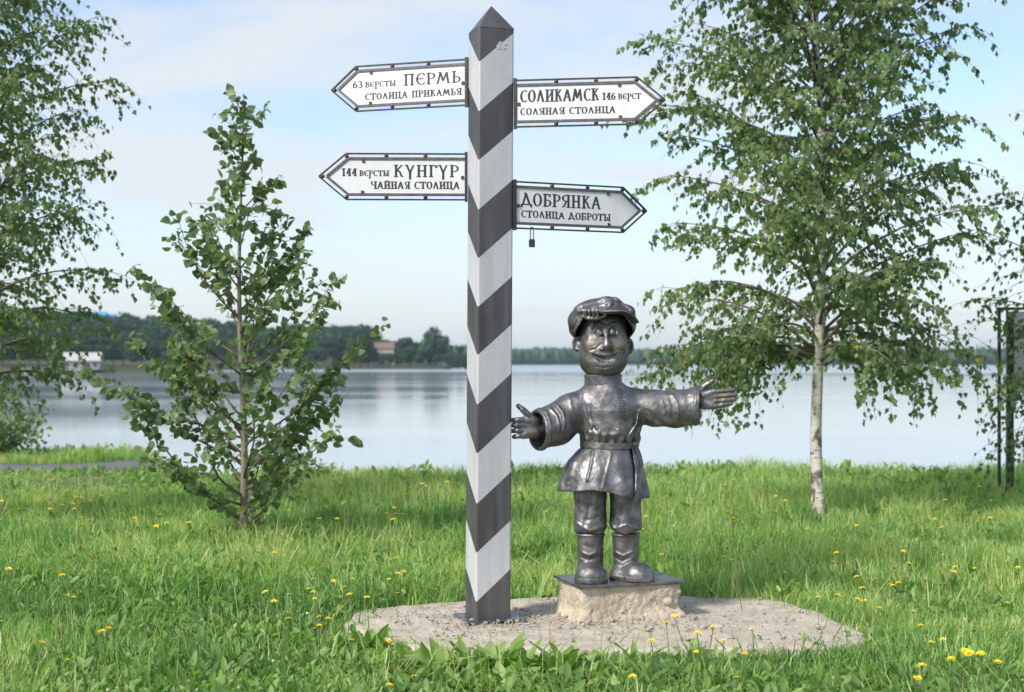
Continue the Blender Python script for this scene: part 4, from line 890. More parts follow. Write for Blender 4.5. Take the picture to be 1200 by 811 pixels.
V, Fa, A = cards(PT, PF, P[rest], D[rest], Nn_[rest], S_[rest], ti[rest], PE); o = obj('foliage', V, Fa, M['poplarleaf'], sap, attrs=A); o['kind'] = 'stuff'
lm = [mesh('leaf', *cards(PT*[1, 1, s], PF, np.zeros((1, 3)), np.array([[0, 1., 0]]), np.array([[0, 0, 1.]]), np.array([1.]), np.array([t_]), PE)[:2], M['poplarleaf'], attrs={'tint': [t_]*10, 'edge': PE}) for t_, s in ((.2, 1), (.4, 1.6), (.55, .6), (.7, 1.2), (.35, -.8), (.85, 1))]
def place(me, name, parent, p, d, nrm, s):
    o = bpy.data.objects.new(name, me); COL.objects.link(o); o.parent = parent
    d = unit(d); xv = unit(np.cross(d, nrm)); zv = np.cross(xv, d)
    Mx = Matrix(((xv[0]*s, d[0]*s, zv[0]*s, p[0]), (xv[1]*s, d[1]*s, zv[1]*s, p[1]), (xv[2]*s, d[2]*s, zv[2]*s, p[2]), (0, 0, 0, 1)))
    o.matrix_basis = Mx; return o
base = np.array([sx_, sy_, sz_])
for i in big: place(lm[int(rng.integers(6))], 'leaf', sap, P[i]-base, D[i], Nn_[i], S_[i])
print('leaves', nb, n)

# low dark shrub beyond the path at the far left, and one sprig of weed on the bank
def shrub(name, c, r, h_, n, label, sz=.07, group=None):
    t = thing(name, c, label, 'shrub', group); random.seed(int(c[1]*10)); LP_, LD = [], []; mb = MB()
    for k in range(16):
        P_ = grow(c, random.random()*6.3, R(random.uniform(40, 80)), h_*random.uniform(.7, 1.2), 6, R(random.uniform(10, 60)), .2); mb.add(*tube(P_, np.linspace(.012, .003, 7), 4))
        for j in range(n//16): lp, ld = along(P_, random.uniform(.15, 1)); LP_.append(lp+np.array([random.gauss(0, r*.22), random.gauss(0, r*.22), random.gauss(0, .06)])); LD.append(ld)
    mb.obj('stems', M['twig'], t, smooth=True); LP_ = np.array(LP_); LD = np.array(LD); m_ = len(LP_)
    V, Fa, A = cards(BT, BF, LP_, LD+rnd(m_), rnd(m_)+np.array([0, -.3, .8]), sz*rng.uniform(.7, 1.2, m_), rng.random(m_)*.6); o = obj('foliage', V, Fa, M['birchleaf'], t, attrs=A); o['kind'] = 'stuff'
gz = lambda x, y: float(ground(x, y))
shrub('shrub', (-8.35, 22.9, gz(-8.35, 22.9)), .6, .95, 1700, 'dark low shrub beyond the asphalt path at the left edge', .08)
shrub('shrub', (-2.55, 17.6, gz(-2.55, 17.6)), .4, .42, 300, 'small leafy shrub on the bank edge between the sapling and the post', .07)

# ------------------------------------------------------------------ grass, herbs, weeds, flowers
def clear(x, y, m=0.0):
    ok = poly_sdf(x, y, SLAB) > m-0.02-0.24*rng.random(x.shape)**3
    d = np.full(x.shape, 9.)
    sel = (x < -3) & (y > 19)
    if sel.any():
        xs, ys = x[sel], y[sel]; dd = np.full(xs.shape, 9.)
        for c in ctr: dd = np.minimum(dd, np.hypot(xs-c[0], ys-c[1]))
        d[sel] = dd
    return ok & (d > 0.68)
def field(n, y0, y1, mar=1.6):
    y = np.sqrt(rng.uniform(y0**2, y1**2, n)); x = rng.uniform(-1, 1, n)*(.37*y+mar); k = clear(x, y); return x[k], y[k]
def patch(x, y, s, o=0.): return vnoise(x*s+o, y*s, o)
BV, BFc, BTi = [], [], []; nb_ = 0
def blades(x, y, H, Wd, tint, leanmax=.75):
    global nb_
    n = len(x); z = ground(x, y)-.012; az = 7*vnoise(x*1.9, y*1.9, 8.)+rng.normal(0, 1.0, n); ln = rng.uniform(.08, leanmax, n)*(0.6+.8*rng.random(n)); fa = rng.uniform(0, 3.14, n)
    P = np.stack([x, y, z], 1); D = np.stack([np.cos(az), np.sin(az), 0*az], 1); Wv = np.stack([np.cos(fa), np.sin(fa), 0*fa], 1)*Wd[:, None]/2; U = np.array([0, 0, 1.])
    m1 = P+U*(H*.45)[:, None]+D*(H*ln*.16)[:, None]; m2 = P+U*(H*.80)[:, None]+D*(H*ln*.5)[:, None]; tp_ = P+U*(H*(1.06-.42*ln))[:, None]+D*(H*ln*1.05)[:, None]
    V = np.stack([P-Wv, P+Wv, m1-Wv*.95, m1+Wv*.95, m2-Wv*.6, m2+Wv*.6, tp_], 1).reshape(-1, 3)
    Ft = np.array([(0, 1, 3), (0, 3, 2), (2, 3, 5), (2, 5, 4), (4, 5, 6)]); Fa = (Ft[None]+np.arange(n)[:, None, None]*7).reshape(-1, 3)+nb_*7
    BV.append(V); BFc.append(Fa); BTi.append(np.repeat(tint, 7)); nb_ += n
def tints(x, y, base): return np.clip(base+.22*patch(x, y, .7, 3.)+.24*patch(x, y, 3.7, 7.)+.23*rng.normal(size=len(x)), 0, .97)
x, y = field(125000, 5.6, 9.4); hm_ = np.clip(.125+.06*patch(x, y, 1.1, 5)+.05*sst(8.2, 9.4, y)*(x < 4)-.035*sst(7.6, 6.8, y), .05, .3)
near = sst(.30, .02, poly_sdf(x, y, SLAB)); hm_ = hm_*(1-.35*near)
blades(x, y, hm_*rng.uniform(.5, 1.35, len(x)), rng.uniform(.0035, .0095, len(x)), tints(x, y, .50))
x, y = field(150000, 9.4, 14); blades(x, y, np.clip(.185+.06*patch(x, y, .8, 5)+.07*patch(x, y, 4.5, 2), .05, .38)*rng.uniform(.5, 1.35, len(x)), rng.uniform(.005, .0115, len(x)), tints(x, y, .60))
x, y = field(170000, 14, 25.5, 2.5); blades(x, y, (1-.82*sst(-3.2, -4.6, x)*sst(15.5, 17, y)*sst(21.9, 21.3, y))*np.clip(.20+.07*patch(x, y, .6, 5)+.08*patch(x, y, 2.6, 1), .06, .45)*rng.uniform(.5, 1.4, len(x)), rng.uniform(.007, .014, len(x)), tints(x, y, .66))
x, y = field(16000, 8.6, 14.5); k = patch(x, y, 1.3, 6)+.4*rng.normal(size=len(x)) > -.1; x, y = x[k], y[k]; blades(x, y, rng.uniform(.20, .36, len(x)), rng.uniform(.007, .013, len(x)), tints(x, y, .62), 1.3)
x, y = field(9000, 6.0, 9); k = patch(x, y, 1.3, 6)+.4*rng.normal(size=len(x)) > 0; x, y = x[k], y[k]; blades(x, y, rng.uniform(.12, .24, len(x)), rng.uniform(.005, .010, len(x)), tints(x, y, .6), 1.3)
# seed stalks and dry straws
x, y = field(2500, 6.2, 19); blades(x, y, rng.uniform(.22, .42, len(x)), np.full(len(x), .0035), np.full(len(x), 1.0)*rng.uniform(.8, 1, len(x)), .35)
o = obj('grass', np.vstack(BV), np.vstack(BFc), M['grass'], attrs={'tint': np.concatenate(BTi)}); tag(o, 'lush green meadow grass with long bending blades', 'grass', kind='stuff')
print('blades', nb_)
# small broad leaves between the blades: clover, plantain and seedlings, thickest in the foreground
HT = np.array([(0, 0, 0), (-.24, .38, .08), (-.18, .74, .03), (0, 1, -.08), (.18, .74, .03), (.24, .38, .08), (0, .5, 0)])*[1, 1.25, 1]; HF = np.array([(0, 6, 1), (1, 6, 2), (2, 6, 3), (3, 6, 4), (4, 6, 5), (5, 6, 0)])
xs, ys, ss, hz = [], [], [], []
for n_, a_, b_, s0, s1 in ((60000, 5.8, 8.4, .014, .045), (26000, 5.8, 8.6, .035, .085), (50000, 8.4, 12, .025, .075), (36000, 12, 24.5, .05, .11)):
    x, y = field(n_, a_, b_); k = (1.2*patch(x, y, 1.1, 9)+.7*patch(x, y, 4, 2)+.8*(y < 7.9)+.35*rng.normal(size=len(x))) > (.15 if a_ < 12 else .3); x, y = x[k], y[k]
    xs.append(x); ys.append(y); ss.append(rng.uniform(s0, s1, len(x))); hz.append(rng.uniform(.0, .085 if a_ < 8 else .17 if a_ < 12 else .17, len(x))*(1-.9*sst(-3.2, -4.6, x)*sst(15.5, 17, y)*sst(21.9, 21.3, y)))
x, y = field(11000, 16.6, 18.9, 2.5); k = (patch(x, y, 1.9, 11)+.3*rng.normal(size=len(x)) > -.05) & (x > -5); x, y = x[k], y[k]
xs.append(x); ys.append(y); ss.append(rng.uniform(.05, .12, len(x))); hz.append(rng.uniform(.02, .20, len(x))*np.clip(.75+.6*patch(x, y, 2.6, 13), .2, 1.2))
x, y, s_, hz = map(np.concatenate, (xs, ys, ss, hz)); n = len(x); hz = hz*(1-.6*sst(.6, .2, poly_sdf(x, y, SLAB))*(y < 7.6)); P = np.stack([x, y, ground(x, y)+hz], 1)
D = rnd(n)+np.array([0, 0, .55]); Nn_ = rnd(n)*.55+np.array([0, -.25, .9]); ti = np.clip(.45+.2*patch(x, y, 2.4, 4)+.2*rng.normal(size=n), 0, 1)
V, Fa, A = cards(HT, HF, P, D, Nn_, s_, ti); o = obj('ground_herbs', V, Fa, M['herb'], attrs=A); tag(o, 'mat of small clover and herb leaves among the grass', 'ground cover', kind='stuff'); print('herbs', n)

# broad weeds: rosettes of long leaves, each leaf a part
def longleaf(wd, bend, wav, red=False, seed=0, lobed=False):
    r = np.random.default_rng(seed); n = 8; V, E = [], []
    for i in range(n):
        t = i/(n-1); w_ = wd*(math.sin(math.pi*min(1, t**.8*.93+.06))**.75); w_ = max(w_, .012)
        if lobed: w_ *= 1+.35*(-1)**i*(t < .85)
        yb = t*math.cos(bend*t*.7); zb = math.sin(bend*t)*-.38*t; wv_ = wav*math.sin(i*2.3+seed)
        V += [(-w_, yb, zb+.05*w_/wd+wv_), (0, yb+.004, zb), (w_, yb, zb+.05*w_/wd-wv_*r.uniform(.5, 1))]; E += [1, 0, 1]
    Fc = [(i*3+k, (i+1)*3+k, (i+1)*3+k+1, i*3+k+1) for i in range(n-1) for k in (0, 1)]
    ti = float(r.uniform(.25, .95)); return mesh('leaf', V, [f[::-1] for f in Fc], M['dockred' if red else 'dock'], smooth=True, attrs={'tint': [ti]*len(V), 'edge': E})
LL = [longleaf(.115, .6, .018, seed=i) for i in range(4)]+[longleaf(.15, 1.0, .03, seed=9+i) for i in range(3)]+[longleaf(.095, 1.3, .02, seed=20+i, lobed=True) for i in range(4)]; LR = longleaf(.17, .4, .01, red=True, seed=40)
def rosette(x_, y_, sz_, nl, el, label, group, red=False, z0=None):
    z_ = gz(x_, y_)-.01 if z0 is None else z0; t = thing('broadleaf_weed', (x_, y_, z_), label, 'weed', group); a0 = random.random()*6.3
    for i in range(nl):
        a_ = a0+2.4*i+random.gauss(0, .25); e_ = R(random.uniform(*el)); d = dirv(a_, e_); up = dirv(a_, e_+math.pi/2)+rnd(1)[0]*.25
        place(LR if red and i == 0 else random.choice(LL), 'leaf', t, np.array(dirv(a_, 0))*.008, d, up, sz_*random.uniform(.65, 1.2))
    return t
random.seed(12)
def wl(px):
    w_ = 'by the left end of the slab' if px < 485 else 'in front of the striped post' if px < 625 else 'in front of the pedestal' if px < 800 else 'by the right end of the slab'
    return 'bright green broad-leaved weed '+w_, 'broad-leaved weeds '+w_
def side(px, py):
    h_ = 'left' if px < 410 else 'middle' if px < 800 else 'right'
    v_ = 'front' if py > 740 else 'near' if py > 640 else 'far'
    return h_+' '+{'front': 'foreground', 'near': 'part of the meadow', 'far': 'far meadow'}[v_]
for px, py, s_ in [(432, 772, .17), (447, 765, .16), (418, 768, .15), (500, 796, .20), (520, 800, .22), (538, 792, .21), (556, 800, .22), (574, 797, .20), (592, 795, .20), (478, 790, .15), (612, 798, .17), (628, 797, .18), (645, 800, .18), (662, 802, .20), (680, 798, .18), (704, 795, .16), (722, 800, .17), (748, 795, .19), (770, 806, .16), (788, 790, .12),
                  (468, 806, .16), (440, 800, .15), (600, 815, .16), (640, 818, .16), (690, 815, .15), (556, 822, .16), (510, 822, .16), (812, 782, .13), (838, 786, .15), (862, 778, .13), (905, 786, .13), (948, 776, .13), (982, 772, .12), (885, 800, .14), (930, 802, .14), (815, 806, .15), (760, 815, .15), (408, 790, .15), (385, 775, .14)]:
    x_, y_ = on_ground(px, py, -.10)
    rosette(x_, y_, s_*1.2, random.randint(7, 10), (50, 84), *wl(px))
x_, y_ = on_ground(548, 786); rosette(x_, y_, .205, 7, (62, 84), 'tallest broad-leaved weed with a reddish brown leaf tip below the striped post', None, red=True)
for i in range(190):
    px, py = random.uniform(5, 1195), random.uniform(715, 840)
    if 395 < px < 1030 and py < 772: continue
    x_, y_ = on_ground(px, py); rosette(x_, y_, random.uniform(.09, .165), random.randint(4, 8), (20, 72), 'low broad-leaved weed spread in the grass, '+side(px, 800), 'low weeds, '+side(px, 800))
for i in range(70):
    px, py = random.uniform(10, 1190), random.uniform(580, 715); x_, y_ = on_ground(px, py)
    if poly_sdf(np.array([x_]), np.array([y_]), SLAB)[0] > .1: rosette(x_, y_, random.uniform(.16, .25), random.randint(4, 8), (35, 78), 'broad-leaved weed standing in long grass, '+side(px, py), 'meadow weeds, '+side(px, py))

# flowers
def flower(kind, seed):
    r = np.random.default_rng(seed); mb = MB()
    if kind == 'yellow':
        for ring_, (n, L_, el) in enumerate([(13, 1.0, .18), (11, .72, .55), (7, .42, 1.0)]):
            for k in range(n):
                a_ = 6.283*k/n+ring_*.3+r.normal()*.08; c_, s_ = math.cos(a_), math.sin(a_); l_ = L_*r.uniform(.85, 1.1); w_ = .16
                e_ = el+r.normal()*.1; mb.add([(c_*.08-s_*w_*.4, s_*.08+c_*w_*.4, .02*ring_), (c_*.08+s_*w_*.4, s_*.08-c_*w_*.4, .02*ring_), (c_*l_*math.cos(e_)+s_*w_, s_*l_*math.cos(e_)-c_*w_, l_*math.sin(e_)*.8), (c_*l_*math.cos(e_)-s_*w_, s_*l_*math.cos(e_)+c_*w_, l_*math.sin(e_)*.8)], [(0, 1, 2, 3)])
        mb.add(*ball((0, 0, -.12), .26, 6, 4, (1, 1, 1.2)), m=1)
    else:
        mb.add(*ball((0, 0, .1), .55, 9, 6, (1, 1, .95)))
        for k in range(34):
            d_ = unit(r.normal(size=3)); d_[2] = abs(d_[2])-.25; u_, v_, _ = frame(d_); mb.add([d_*.45+u_*.10+(0, 0, .1), d_*.45-u_*.10+(0, 0, .1), unit(d_)*r.uniform(.85, 1.05)+(0, 0, .1)], [(0, 1, 2)])
    return mb
FM = {}
for kind, m_ in (('yellow', 'yellow'), ('pink', 'pink'), ('white', 'whiteflower')):
    L_ = []
    for sd_ in range(4):
        mb = flower(kind, sd_); lx_, ly_ = random.uniform(-2, 2), random.uniform(-2, 2); mb.add(*tube([(0, 0, -.1), (lx_*.3, ly_*.3, -4), (lx_, ly_, -13)], [.11, .12, .14], 4, cap=False), m=1)
        L_.append(mesh('flower', np.vstack(mb.V), mb.F, [M[m_], M['stem']], mi=mb.M))
    FM[kind] = L_
def put_flower(kind, px, py, hgt, r_, label, group, name):
    if kind == 'yellow': label = 'small yellow flower on a thin stem, '+side(px, py); group = 'yellow flowers, '+side(px, py)
    d = (EYE-(-.09+hgt))*F/(py-424); x_ = (px-600)*d/F; d = (EYE-(gz(x_, d)+hgt))*F/(py-424); x_ = (px-600)*d/F; p = (x_, d, gz(x_, d)+hgt)
    o = bpy.data.objects.new(name, random.choice(FM[kind])); COL.objects.link(o); o.location = p; o.scale = (r_, r_, r_*random.uniform(.9, 1.1)); o.rotation_euler = (random.gauss(.18, .15), random.gauss(0, .15), random.random()*6.3)
    return tag(o, label, 'flower', group)
yl = '79,698 85,697 86,700 119,740 127,736 49,753 79,774 205,749 368,679 391,681 362,690 367,694 339,697 369,702 321,705 334,718 337,725 384,725 374,723 374,733 322,744 321,648 311,694 0,729 409,660 413,679 433,675 466,672 473,670 456,679 404,688 399,692 409,697 430,700 465,695 384,726 412,750 456,751 456,803 485,793 391,682 464,654 437,645 518,652 628,664 625,676 775,650 781,730 763,751 790,722 741,793 980,648 977,659 1003,659 993,661 920,671 1045,629 1037,627 1076,611 1032,642 1105,651 873,766 917,772 863,794 817,742 808,751 848,751 816,764 836,735 881,738 1076,795 1085,745 1091,753 1105,749 1070,717 1142,739 1193,666 1142,667 947,620 1004,616 1097,668 1000,642 958,700 1013,704 1046,686 1079,733 1150,640 1180,706 640,600 757,606 764,614 786,600 803,575 783,565 812,590 640,585 652,605'
YL, YG = 'small yellow dandelion-like flower on a thin stem in the grass', 'yellow flowers in the meadow'
for s in yl.split():
    px, py = map(float, s.split(',')); put_flower('yellow', px, py, random.uniform(.23, .31), .0185*random.uniform(.8, 1.15)*(1.0 if py > 640 else 1.15), YL, YG, 'yellow_flower')
for px, py, n in ((40, 585, 22), (110, 588, 16), (380, 590, 10), (470, 592, 16), (1120, 600, 14), (860, 590, 8), (700, 600, 5), (200, 620, 6), (1010, 690, 8), (1140, 770, 7), (480, 570, 6), (820, 640, 5), (920, 575, 8), (60, 660, 5), (250, 600, 6), (1080, 650, 8)):
    for _ in range(n): put_flower('yellow', px+random.gauss(0, 32), max(py+random.gauss(0, 14), 562), random.uniform(.32, .42), .021, YL, YG, 'yellow_flower')
for px, py in ((126, 809), (137, 807), (171, 809), (203, 808), (256, 808), (280, 806), (305, 807), (320, 775), (231, 809), (149, 806), (271, 799), (380, 806)): put_flower('pink', px, py, .10, .0125, 'pale pink clover head in the grass at the bottom left', 'clover heads at the bottom left', 'clover_flower')
for px, py in ((797, 614), (819, 617), (800, 626), (786, 622), (813, 622)): put_flower('white', px, py, .17, .017, 'white clover-like flower head in the long grass right of the statue', 'white flowers right of the statue', 'white_flower')
put_flower('white', 360, 719, .14, .0125, 'white dandelion clock among the yellow flowers left of the post', None, 'dandelion_clock')

# gravel and chips on the slab
n = 1900; c = rng.random(n); gxx = np.where(c < .45, rng.uniform(-1.15, 2.1, n), np.where(c < .7, pcn[0]+rng.normal(0, .28, n), PC[0]+rng.normal(0, .42, n))); gyy = np.where(c < .45, rng.uniform(7.4, 9.1, n), np.where(c < .7, pcn[1]-.05+rng.normal(0, .22, n), PC[1]-.22+rng.normal(0, .17, n)))
k = poly_sdf(gxx, gyy, SLAB) < -.05; du = (gxx-PC[0])*pu[0]+(gyy-PC[1])*pu[1]; dv = (gxx-PC[0])*pv[0]+(gyy-PC[1])*pv[1]; k &= ~((abs(du) < .33) & (abs(dv) < .22)); gxx, gyy = gxx[k], gyy[k]; n = len(gxx)
ov, of_ = ball((0, 0, 0), 1, 5, 4); ov = np.array(ov); tri = []
for f in of_: tri += [f] if len(f) == 3 else [(f[0], f[1], f[2]), (f[0], f[2], f[3])]
tri = np.array(tri); kk = len(ov); r_ = rng.gamma(1.7, .0021, n)+.0014; r_ = np.minimum(r_, .016)
V = ov[None]*(1+.25*rng.normal(size=(n, kk, 1)))*np.stack([r_*rng.uniform(.8, 1.4, n), r_*rng.uniform(.8, 1.3, n), r_*.6], 1)[:, None, :]+np.stack([gxx, gyy, .012*0+.006+r_*.25], 1)[:, None, :]
Fa = (tri[None]+np.arange(n)[:, None, None]*kk).reshape(-1, 3); o = obj('gravel', V.reshape(-1, 3), Fa, M['stone']); tag(o, 'loose pale gravel and concrete chips on the slab', 'gravel', kind='stuff')

# ------------------------------------------------------------------ board stand at the right edge
bx_, by_ = (1171-600)/F*15.6, 15.6; bz = gz(bx_, by_)-.05
st = thing('board_stand', (bx_, by_, bz), 'tall dark metal frame stand with a pale board at the right edge', 'board')
zt = EYE+61/F*15.6; s_ = 15.6/F
obj('thin_post', *box((bx_, by_, (bz+zt)/2), 3.2*s_, 3.2*s_, zt-bz), M['black_metal'], st)
obj('thick_post', *box((bx_+12.5*s_, by_, (bz+zt)/2-.01), 7.5*s_, 6*s_, zt-bz-.02), M['black_metal'], st)
obj('thick_post', *box((bx_+140*s_, by_, (bz+zt)/2-.01), 7.5*s_, 6*s_, zt-bz-.02), M['black_metal'], st)
obj('top_bar', *box((bx_+70*s_, by_+.004, zt+.012), 146*s_, 3*s_, .03), M['black_metal'], st)
obj('panel', *box((bx_+76*s_, by_+.01, zt-.45), 119*s_, .03, .86), M['board'], st)
obj('lower_bar', *box((bx_+76*s_, by_+.01, zt-.9), 119*s_, .04, .03), M['black_metal'], st)

# ------------------------------------------------------------------ far shore
def blobtree(seed, nc, slim, lobes=7):
    """a distant deciduous crown of many small leaf clumps round a trunk, unit height"""
    r = np.random.default_rng(seed); cen = []
    for i in range(lobes):
        a_ = r.random()*6.28; hh_ = r.uniform(.32, .84); w_ = .24*slim*math.sin(math.pi*min(1, (hh_-.12)/.9))**.6
        cen.append((math.cos(a_)*w_*r.uniform(.2, 1), math.sin(a_)*w_*r.uniform(.2, 1), hh_, r.uniform(.13, .2)*(slim*.5+.5)))
    cen.append((0, 0, .84, .14*slim)); cen.append((0, 0, .55, .22*slim))
    c = np.array(cen); k = r.integers(len(c), size=nc); d = r.normal(size=(nc, 3)); d /= np.linalg.norm(d, axis=1)[:, None]
    P = c[k, :3]+d*c[k, 3:4]*r.uniform(.65, 1.05, (nc, 1))*np.array([1, 1, .95]); ti = np.clip(.45+.22*r.normal(size=nc)+.1*(k % 3-1), 0, 1)
    q = np.array([(-.5, 0, 0), (.1, -.45, .1), (.5, .1, 0), (-.1, .5, -.1)]); fq = np.array([(0, 1, 2, 3)])
    V, Fa, A = cards(q, fq, P, r.normal(size=(nc, 3)), d+.5*r.normal(size=(nc, 3)), .075*r.uniform(.7, 1.3, nc), ti)
    tv, tf = tube([(0, 0, -.02), (0.005, 0, .3), (0, 0, .7)], [.018, .014, .006], 6)
    n0 = len(V); V = np.vstack([V, np.array(tv)]); F_ = [tuple(f) for f in Fa]+[tuple(i+n0 for i in f) for f in tf]
    return mesh('tree', V, F_, [M['fartree'], M['twig']], attrs={'tint': np.concatenate([A['tint'], np.zeros(len(tv))])}, mi=[0]*len(Fa)+[1]*len(tf))
protos = [blobtree(31, 1300, 1.0), blobtree(32, 1300, 1.25, 9), blobtree(33, 1100, .75), blobtree(34, 1200, 1.1), blobtree(35, 1100, .62, 6), blobtree(36, 1500, 1.45, 10)]
sky_px = [(-140, 362), (120, 364), (160, 372), (200, 369), (240, 374), (300, 378), (350, 380), (395, 384), (414, 378), (432, 386), (441, 398), (456, 402), (466, 394), (480, 397), (494, 404), (504, 402), (530, 404), (546, 403)]
def far_tree(px, d, top_py, me, label, wide=1.0, group='trees on the left far shore'):
    X_ = (px-600)/F*d; gz_ = gz(X_, d); zt_ = EYE+(424-top_py)/F*d; hh_ = max(zt_-gz_, 6)
    o = bpy.data.objects.new('far_tree', me); COL.objects.link(o); o.location = (X_, d, gz_); o.scale = (hh_*wide, hh_*wide, hh_); o.rotation_euler = (0, 0, random.random()*6.3)
    return tag(o, label, 'tree', group)
random.seed(9)
def lb(px, back):
    w_ = 'at the far left edge' if px < 60 else 'left of the sapling' if px < 200 else 'behind the sapling' if px < 420 else 'between sapling and post'
    return ('taller tree in the back row' if back else 'low tree at the waterline')+' on the far shore '+w_, 'far shore trees '+w_+(' back row' if back else ' front row')
px = -140.0
while px < 545:
    top = float(np.interp(px, *zip(*sky_px)))
    if not 497 < px < 524: far_tree(px, random.uniform(775, 800) if px > 470 else random.uniform(790, 860), top+random.uniform(-2, 3), random.choice(protos), lb(px, 1)[0], random.uniform(.9, 1.3), lb(px, 1)[1])
    if px > 150 or True: far_tree(px+random.uniform(2, 6), random.uniform(752, 764), min(top+random.uniform(7, 20), 414), random.choice(protos), lb(px, 0)[0], random.uniform(1.1, 1.6), lb(px, 0)[1])
    px += random.uniform(8, 11)
far_tree(508, 762, 384.5, protos[5], 'tallest rounded tree near the tip of the far left shore', 1.0, None)
far_tree(517, 765, 393, protos[0], 'round tree leaning against the tallest one near the tip of the far shore', 1.1, None)
for px in np.arange(-120, 203, 11): far_tree(px, random.uniform(552, 585), random.uniform(391, 403), random.choice(protos), 'green tree behind the boathouse on the near left shore', 1.4, 'trees behind the boathouse')
# the wood on the opposite shore: one mass of thousands of crowns
n = 2600; d = rng.uniform(1690, 1850, n); X_ = rng.uniform(-520, 1150, n); d = shore(X_)+rng.uniform(14, 150, n); d = np.where(X_ < -10, rng.uniform(1700, 1850, n), d)
base_h = 17.5+1.6*vnoise(X_/90, 0*X_, 0)+.8*vnoise(X_/17, 0*X_, 3)+rng.uniform(-1.3, .9, n)
oct_ = np.array(ball((0, 0, 0), 1, 7, 5)[0]); of = ball((0, 0, 0), 1, 7, 5)[1]; k = len(oct_)
of3 = []
for f in of: of3 += [f] if len(f) == 3 else [(f[0], f[1], f[2]), (f[0], f[2], f[3])]
of3 = np.array(of3)
jit = 1+0.18*rng.normal(size=(n, k, 1)); rx = rng.uniform(3.2, 5.5, n)
V = oct_[None]*jit*np.stack([rx, rx, base_h*.52], 1)[:, None, :]
V = V+np.stack([X_, d, ground(X_, d)+base_h*.5], 1)[:, None, :]
Fa = (of3[None]+np.arange(n)[:, None, None]*k).reshape(-1, 3)
o = obj('far_forest', V.reshape(-1, 3), Fa, M['fartree'], attrs={'tint': np.repeat(rng.random(n), k)}); tag(o, 'long belt of woods along the opposite shore', 'forest', kind='stuff')

def house(name, px, d, w_, dep, hw, hr, rz, wallm, roofm, label, zbase=None, wins=4):
    X_ = (px-600)/F*d; g0 = gz(X_, d) if zbase is None else zbase; t = thing(name, (X_, d, g0), label, 'building')
    c, s = math.cos(rz), math.sin(rz); Lc = lambda a_, b_, z_: (X_+a_*c-b_*s, d+a_*s+b_*c, g0+z_)
    a_, b_ = w_/2, dep/2
    V = [Lc(-a_, -b_, 0), Lc(a_, -b_, 0), Lc(a_, b_, 0), Lc(-a_, b_, 0), Lc(-a_, -b_, hw), Lc(a_, -b_, hw), Lc(a_, b_, hw), Lc(-a_, b_, hw), Lc(-a_, 0, hw+hr-.15), Lc(a_, 0, hw+hr-.15)]
    obj('wall', V, [(0, 1, 5, 4), (1, 2, 6, 9, 5), (2, 3, 7, 6), (3, 0, 4, 8, 7), (3, 2, 1, 0)], wallm, t)
    e_ = .5; V = []
    for z0 in (0, .25):
        V += [Lc(-a_-e_, -b_-e_, hw-.25+z0), Lc(a_+e_, -b_-e_, hw-.25+z0), Lc(a_+e_, 0, hw+hr+z0), Lc(-a_-e_, 0, hw+hr+z0), Lc(a_+e_, b_+e_, hw-.25+z0), Lc(-a_-e_, b_+e_, hw-.25+z0)]
    obj('roof', V, [(6, 7, 8, 9), (9, 8, 10, 11), (3, 2, 1, 0), (5, 4, 2, 3), (0, 1, 7, 6), (4, 5, 11, 10), (1, 2, 8, 7), (2, 4, 10, 8), (3, 0, 6, 9), (5, 3, 9, 11)], roofm, t)
    for i in range(wins):
        u0 = -a_+w_*(i+.5)/wins; cc = Lc(u0, -b_, hw*.55); obj('window', *box_axes(cc, (w_/wins*.22*c, w_/wins*.22*s, 0), (-.06*-s, -.06*c, 0), (0, 0, hw*.2)), M['window'], t)
    return t
house('house', 450, 772, 10, 7, 9.6, 3.2, R(10), M['housewall'], M['brown_roof'], 'house with a brown gabled roof among the trees on the far shore', wins=3)
house('house', 118, 900, 7, 6, 27.5, 3.5, R(-5), M['housewall'], M['blue_roof'], 'house with a bright blue roof above the trees at upper left', wins=3, zbase=2)
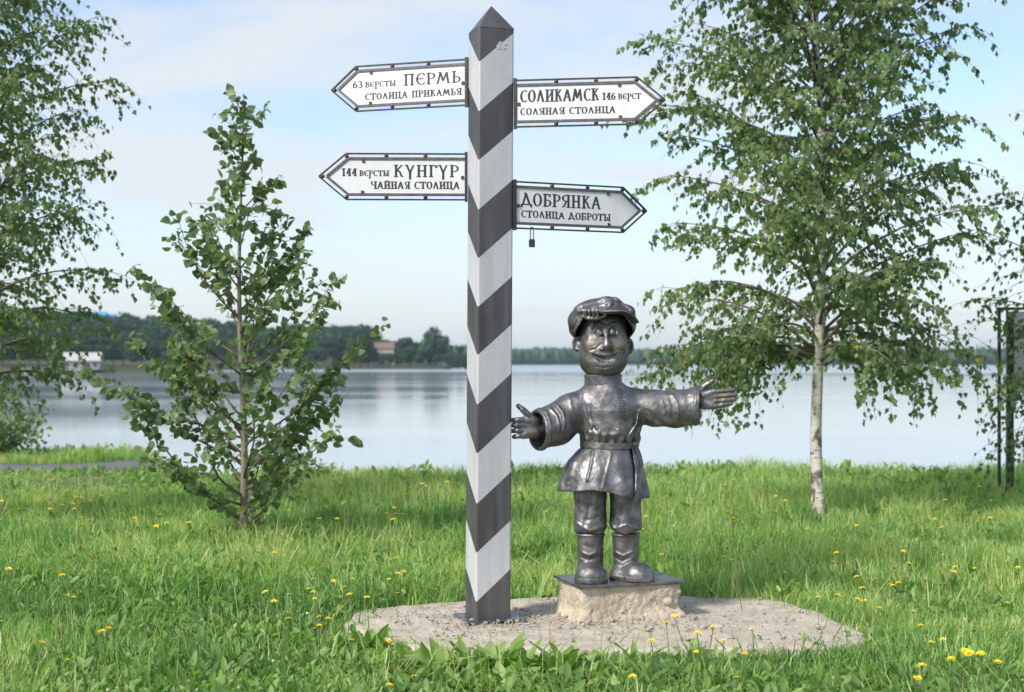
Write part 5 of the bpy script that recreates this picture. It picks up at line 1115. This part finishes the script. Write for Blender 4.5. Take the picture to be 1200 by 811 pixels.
house('house', 131.5, 905, 4.6, 5, 27.2, 2.6, R(0), M['housewall'], M['blue_roof'], 'smaller blue roofed house right of the bigger blue roof', wins=2, zbase=2)
house('house', 49, 860, 7, 6, 22, 3, R(0), M['housewall'], M['green_roof'], 'house with a green roof hidden behind the left birch', wins=3, zbase=2)
house('house', 242, 880, 4, 4, 23.5, 3.0, R(0), M['red_paint'], M['red_paint'], 'narrow red building showing among the trees behind the sapling', wins=1, zbase=2)
house('boathouse', 96, 520, 13, 9, 3.4, 2.7, R(12), M['boat_wall'], M['grey_roof'], 'low boathouse with a pale grey roof on the left shore', wins=4, zbase=-1.4)
house('shed', 537, 752, 5.5, 4, 1.7, 1.0, R(0), M['white_paint'], M['grey_roof'], 'tiny white shed at the tip of the far left shore', wins=2)
# white landing stage with floats beside the boathouse
X_ = (62-600)/F*510; ls = thing('landing_stage', (X_, 509, WATER), 'long white landing stage on the water by the boathouse', 'pier')
obj('deck', *box((X_, 509, WATER+.95), 21, 4, .3), M['white_paint'], ls)
for i in range(6): obj('float', *tube([(X_-9+i*3.6, 507.3, WATER+.35), (X_-9+i*3.6, 510.7, WATER+.35)], .45, 10), M['grey_roof'], ls, smooth=True)
for i in range(8):
    obj('railing_post', *box((X_-10+i*2.86, 507.2, WATER+1.6), .12, .12, 1.0), M['white_paint'], ls)
obj('handrail', *box((X_, 507.2, WATER+2.14), 20.6, .1, .08), M['white_paint'], ls)

# ------------------------------------------------------------------ haze
hm = bpy.data.materials.new('haze_air'); hm.use_nodes = True; nt_ = hm.node_tree; nt_.nodes.clear()
ho = N(nt_, 'ShaderNodeOutputMaterial'); hv = N(nt_, 'ShaderNodeVolumePrincipled'); hv.inputs['Density'].default_value = 0.00013; hv.inputs['Color'].default_value = (0.72, 0.88, 1.0, 1); hv.inputs['Anisotropy'].default_value = 0.2
nt_.links.new(hv.outputs[0], ho.inputs['Volume'])
V, Fc = box((0, 3190, 22), 7200, 6500, 70)
o = obj('haze', V, Fc, hm); tag(o, kind='stuff')
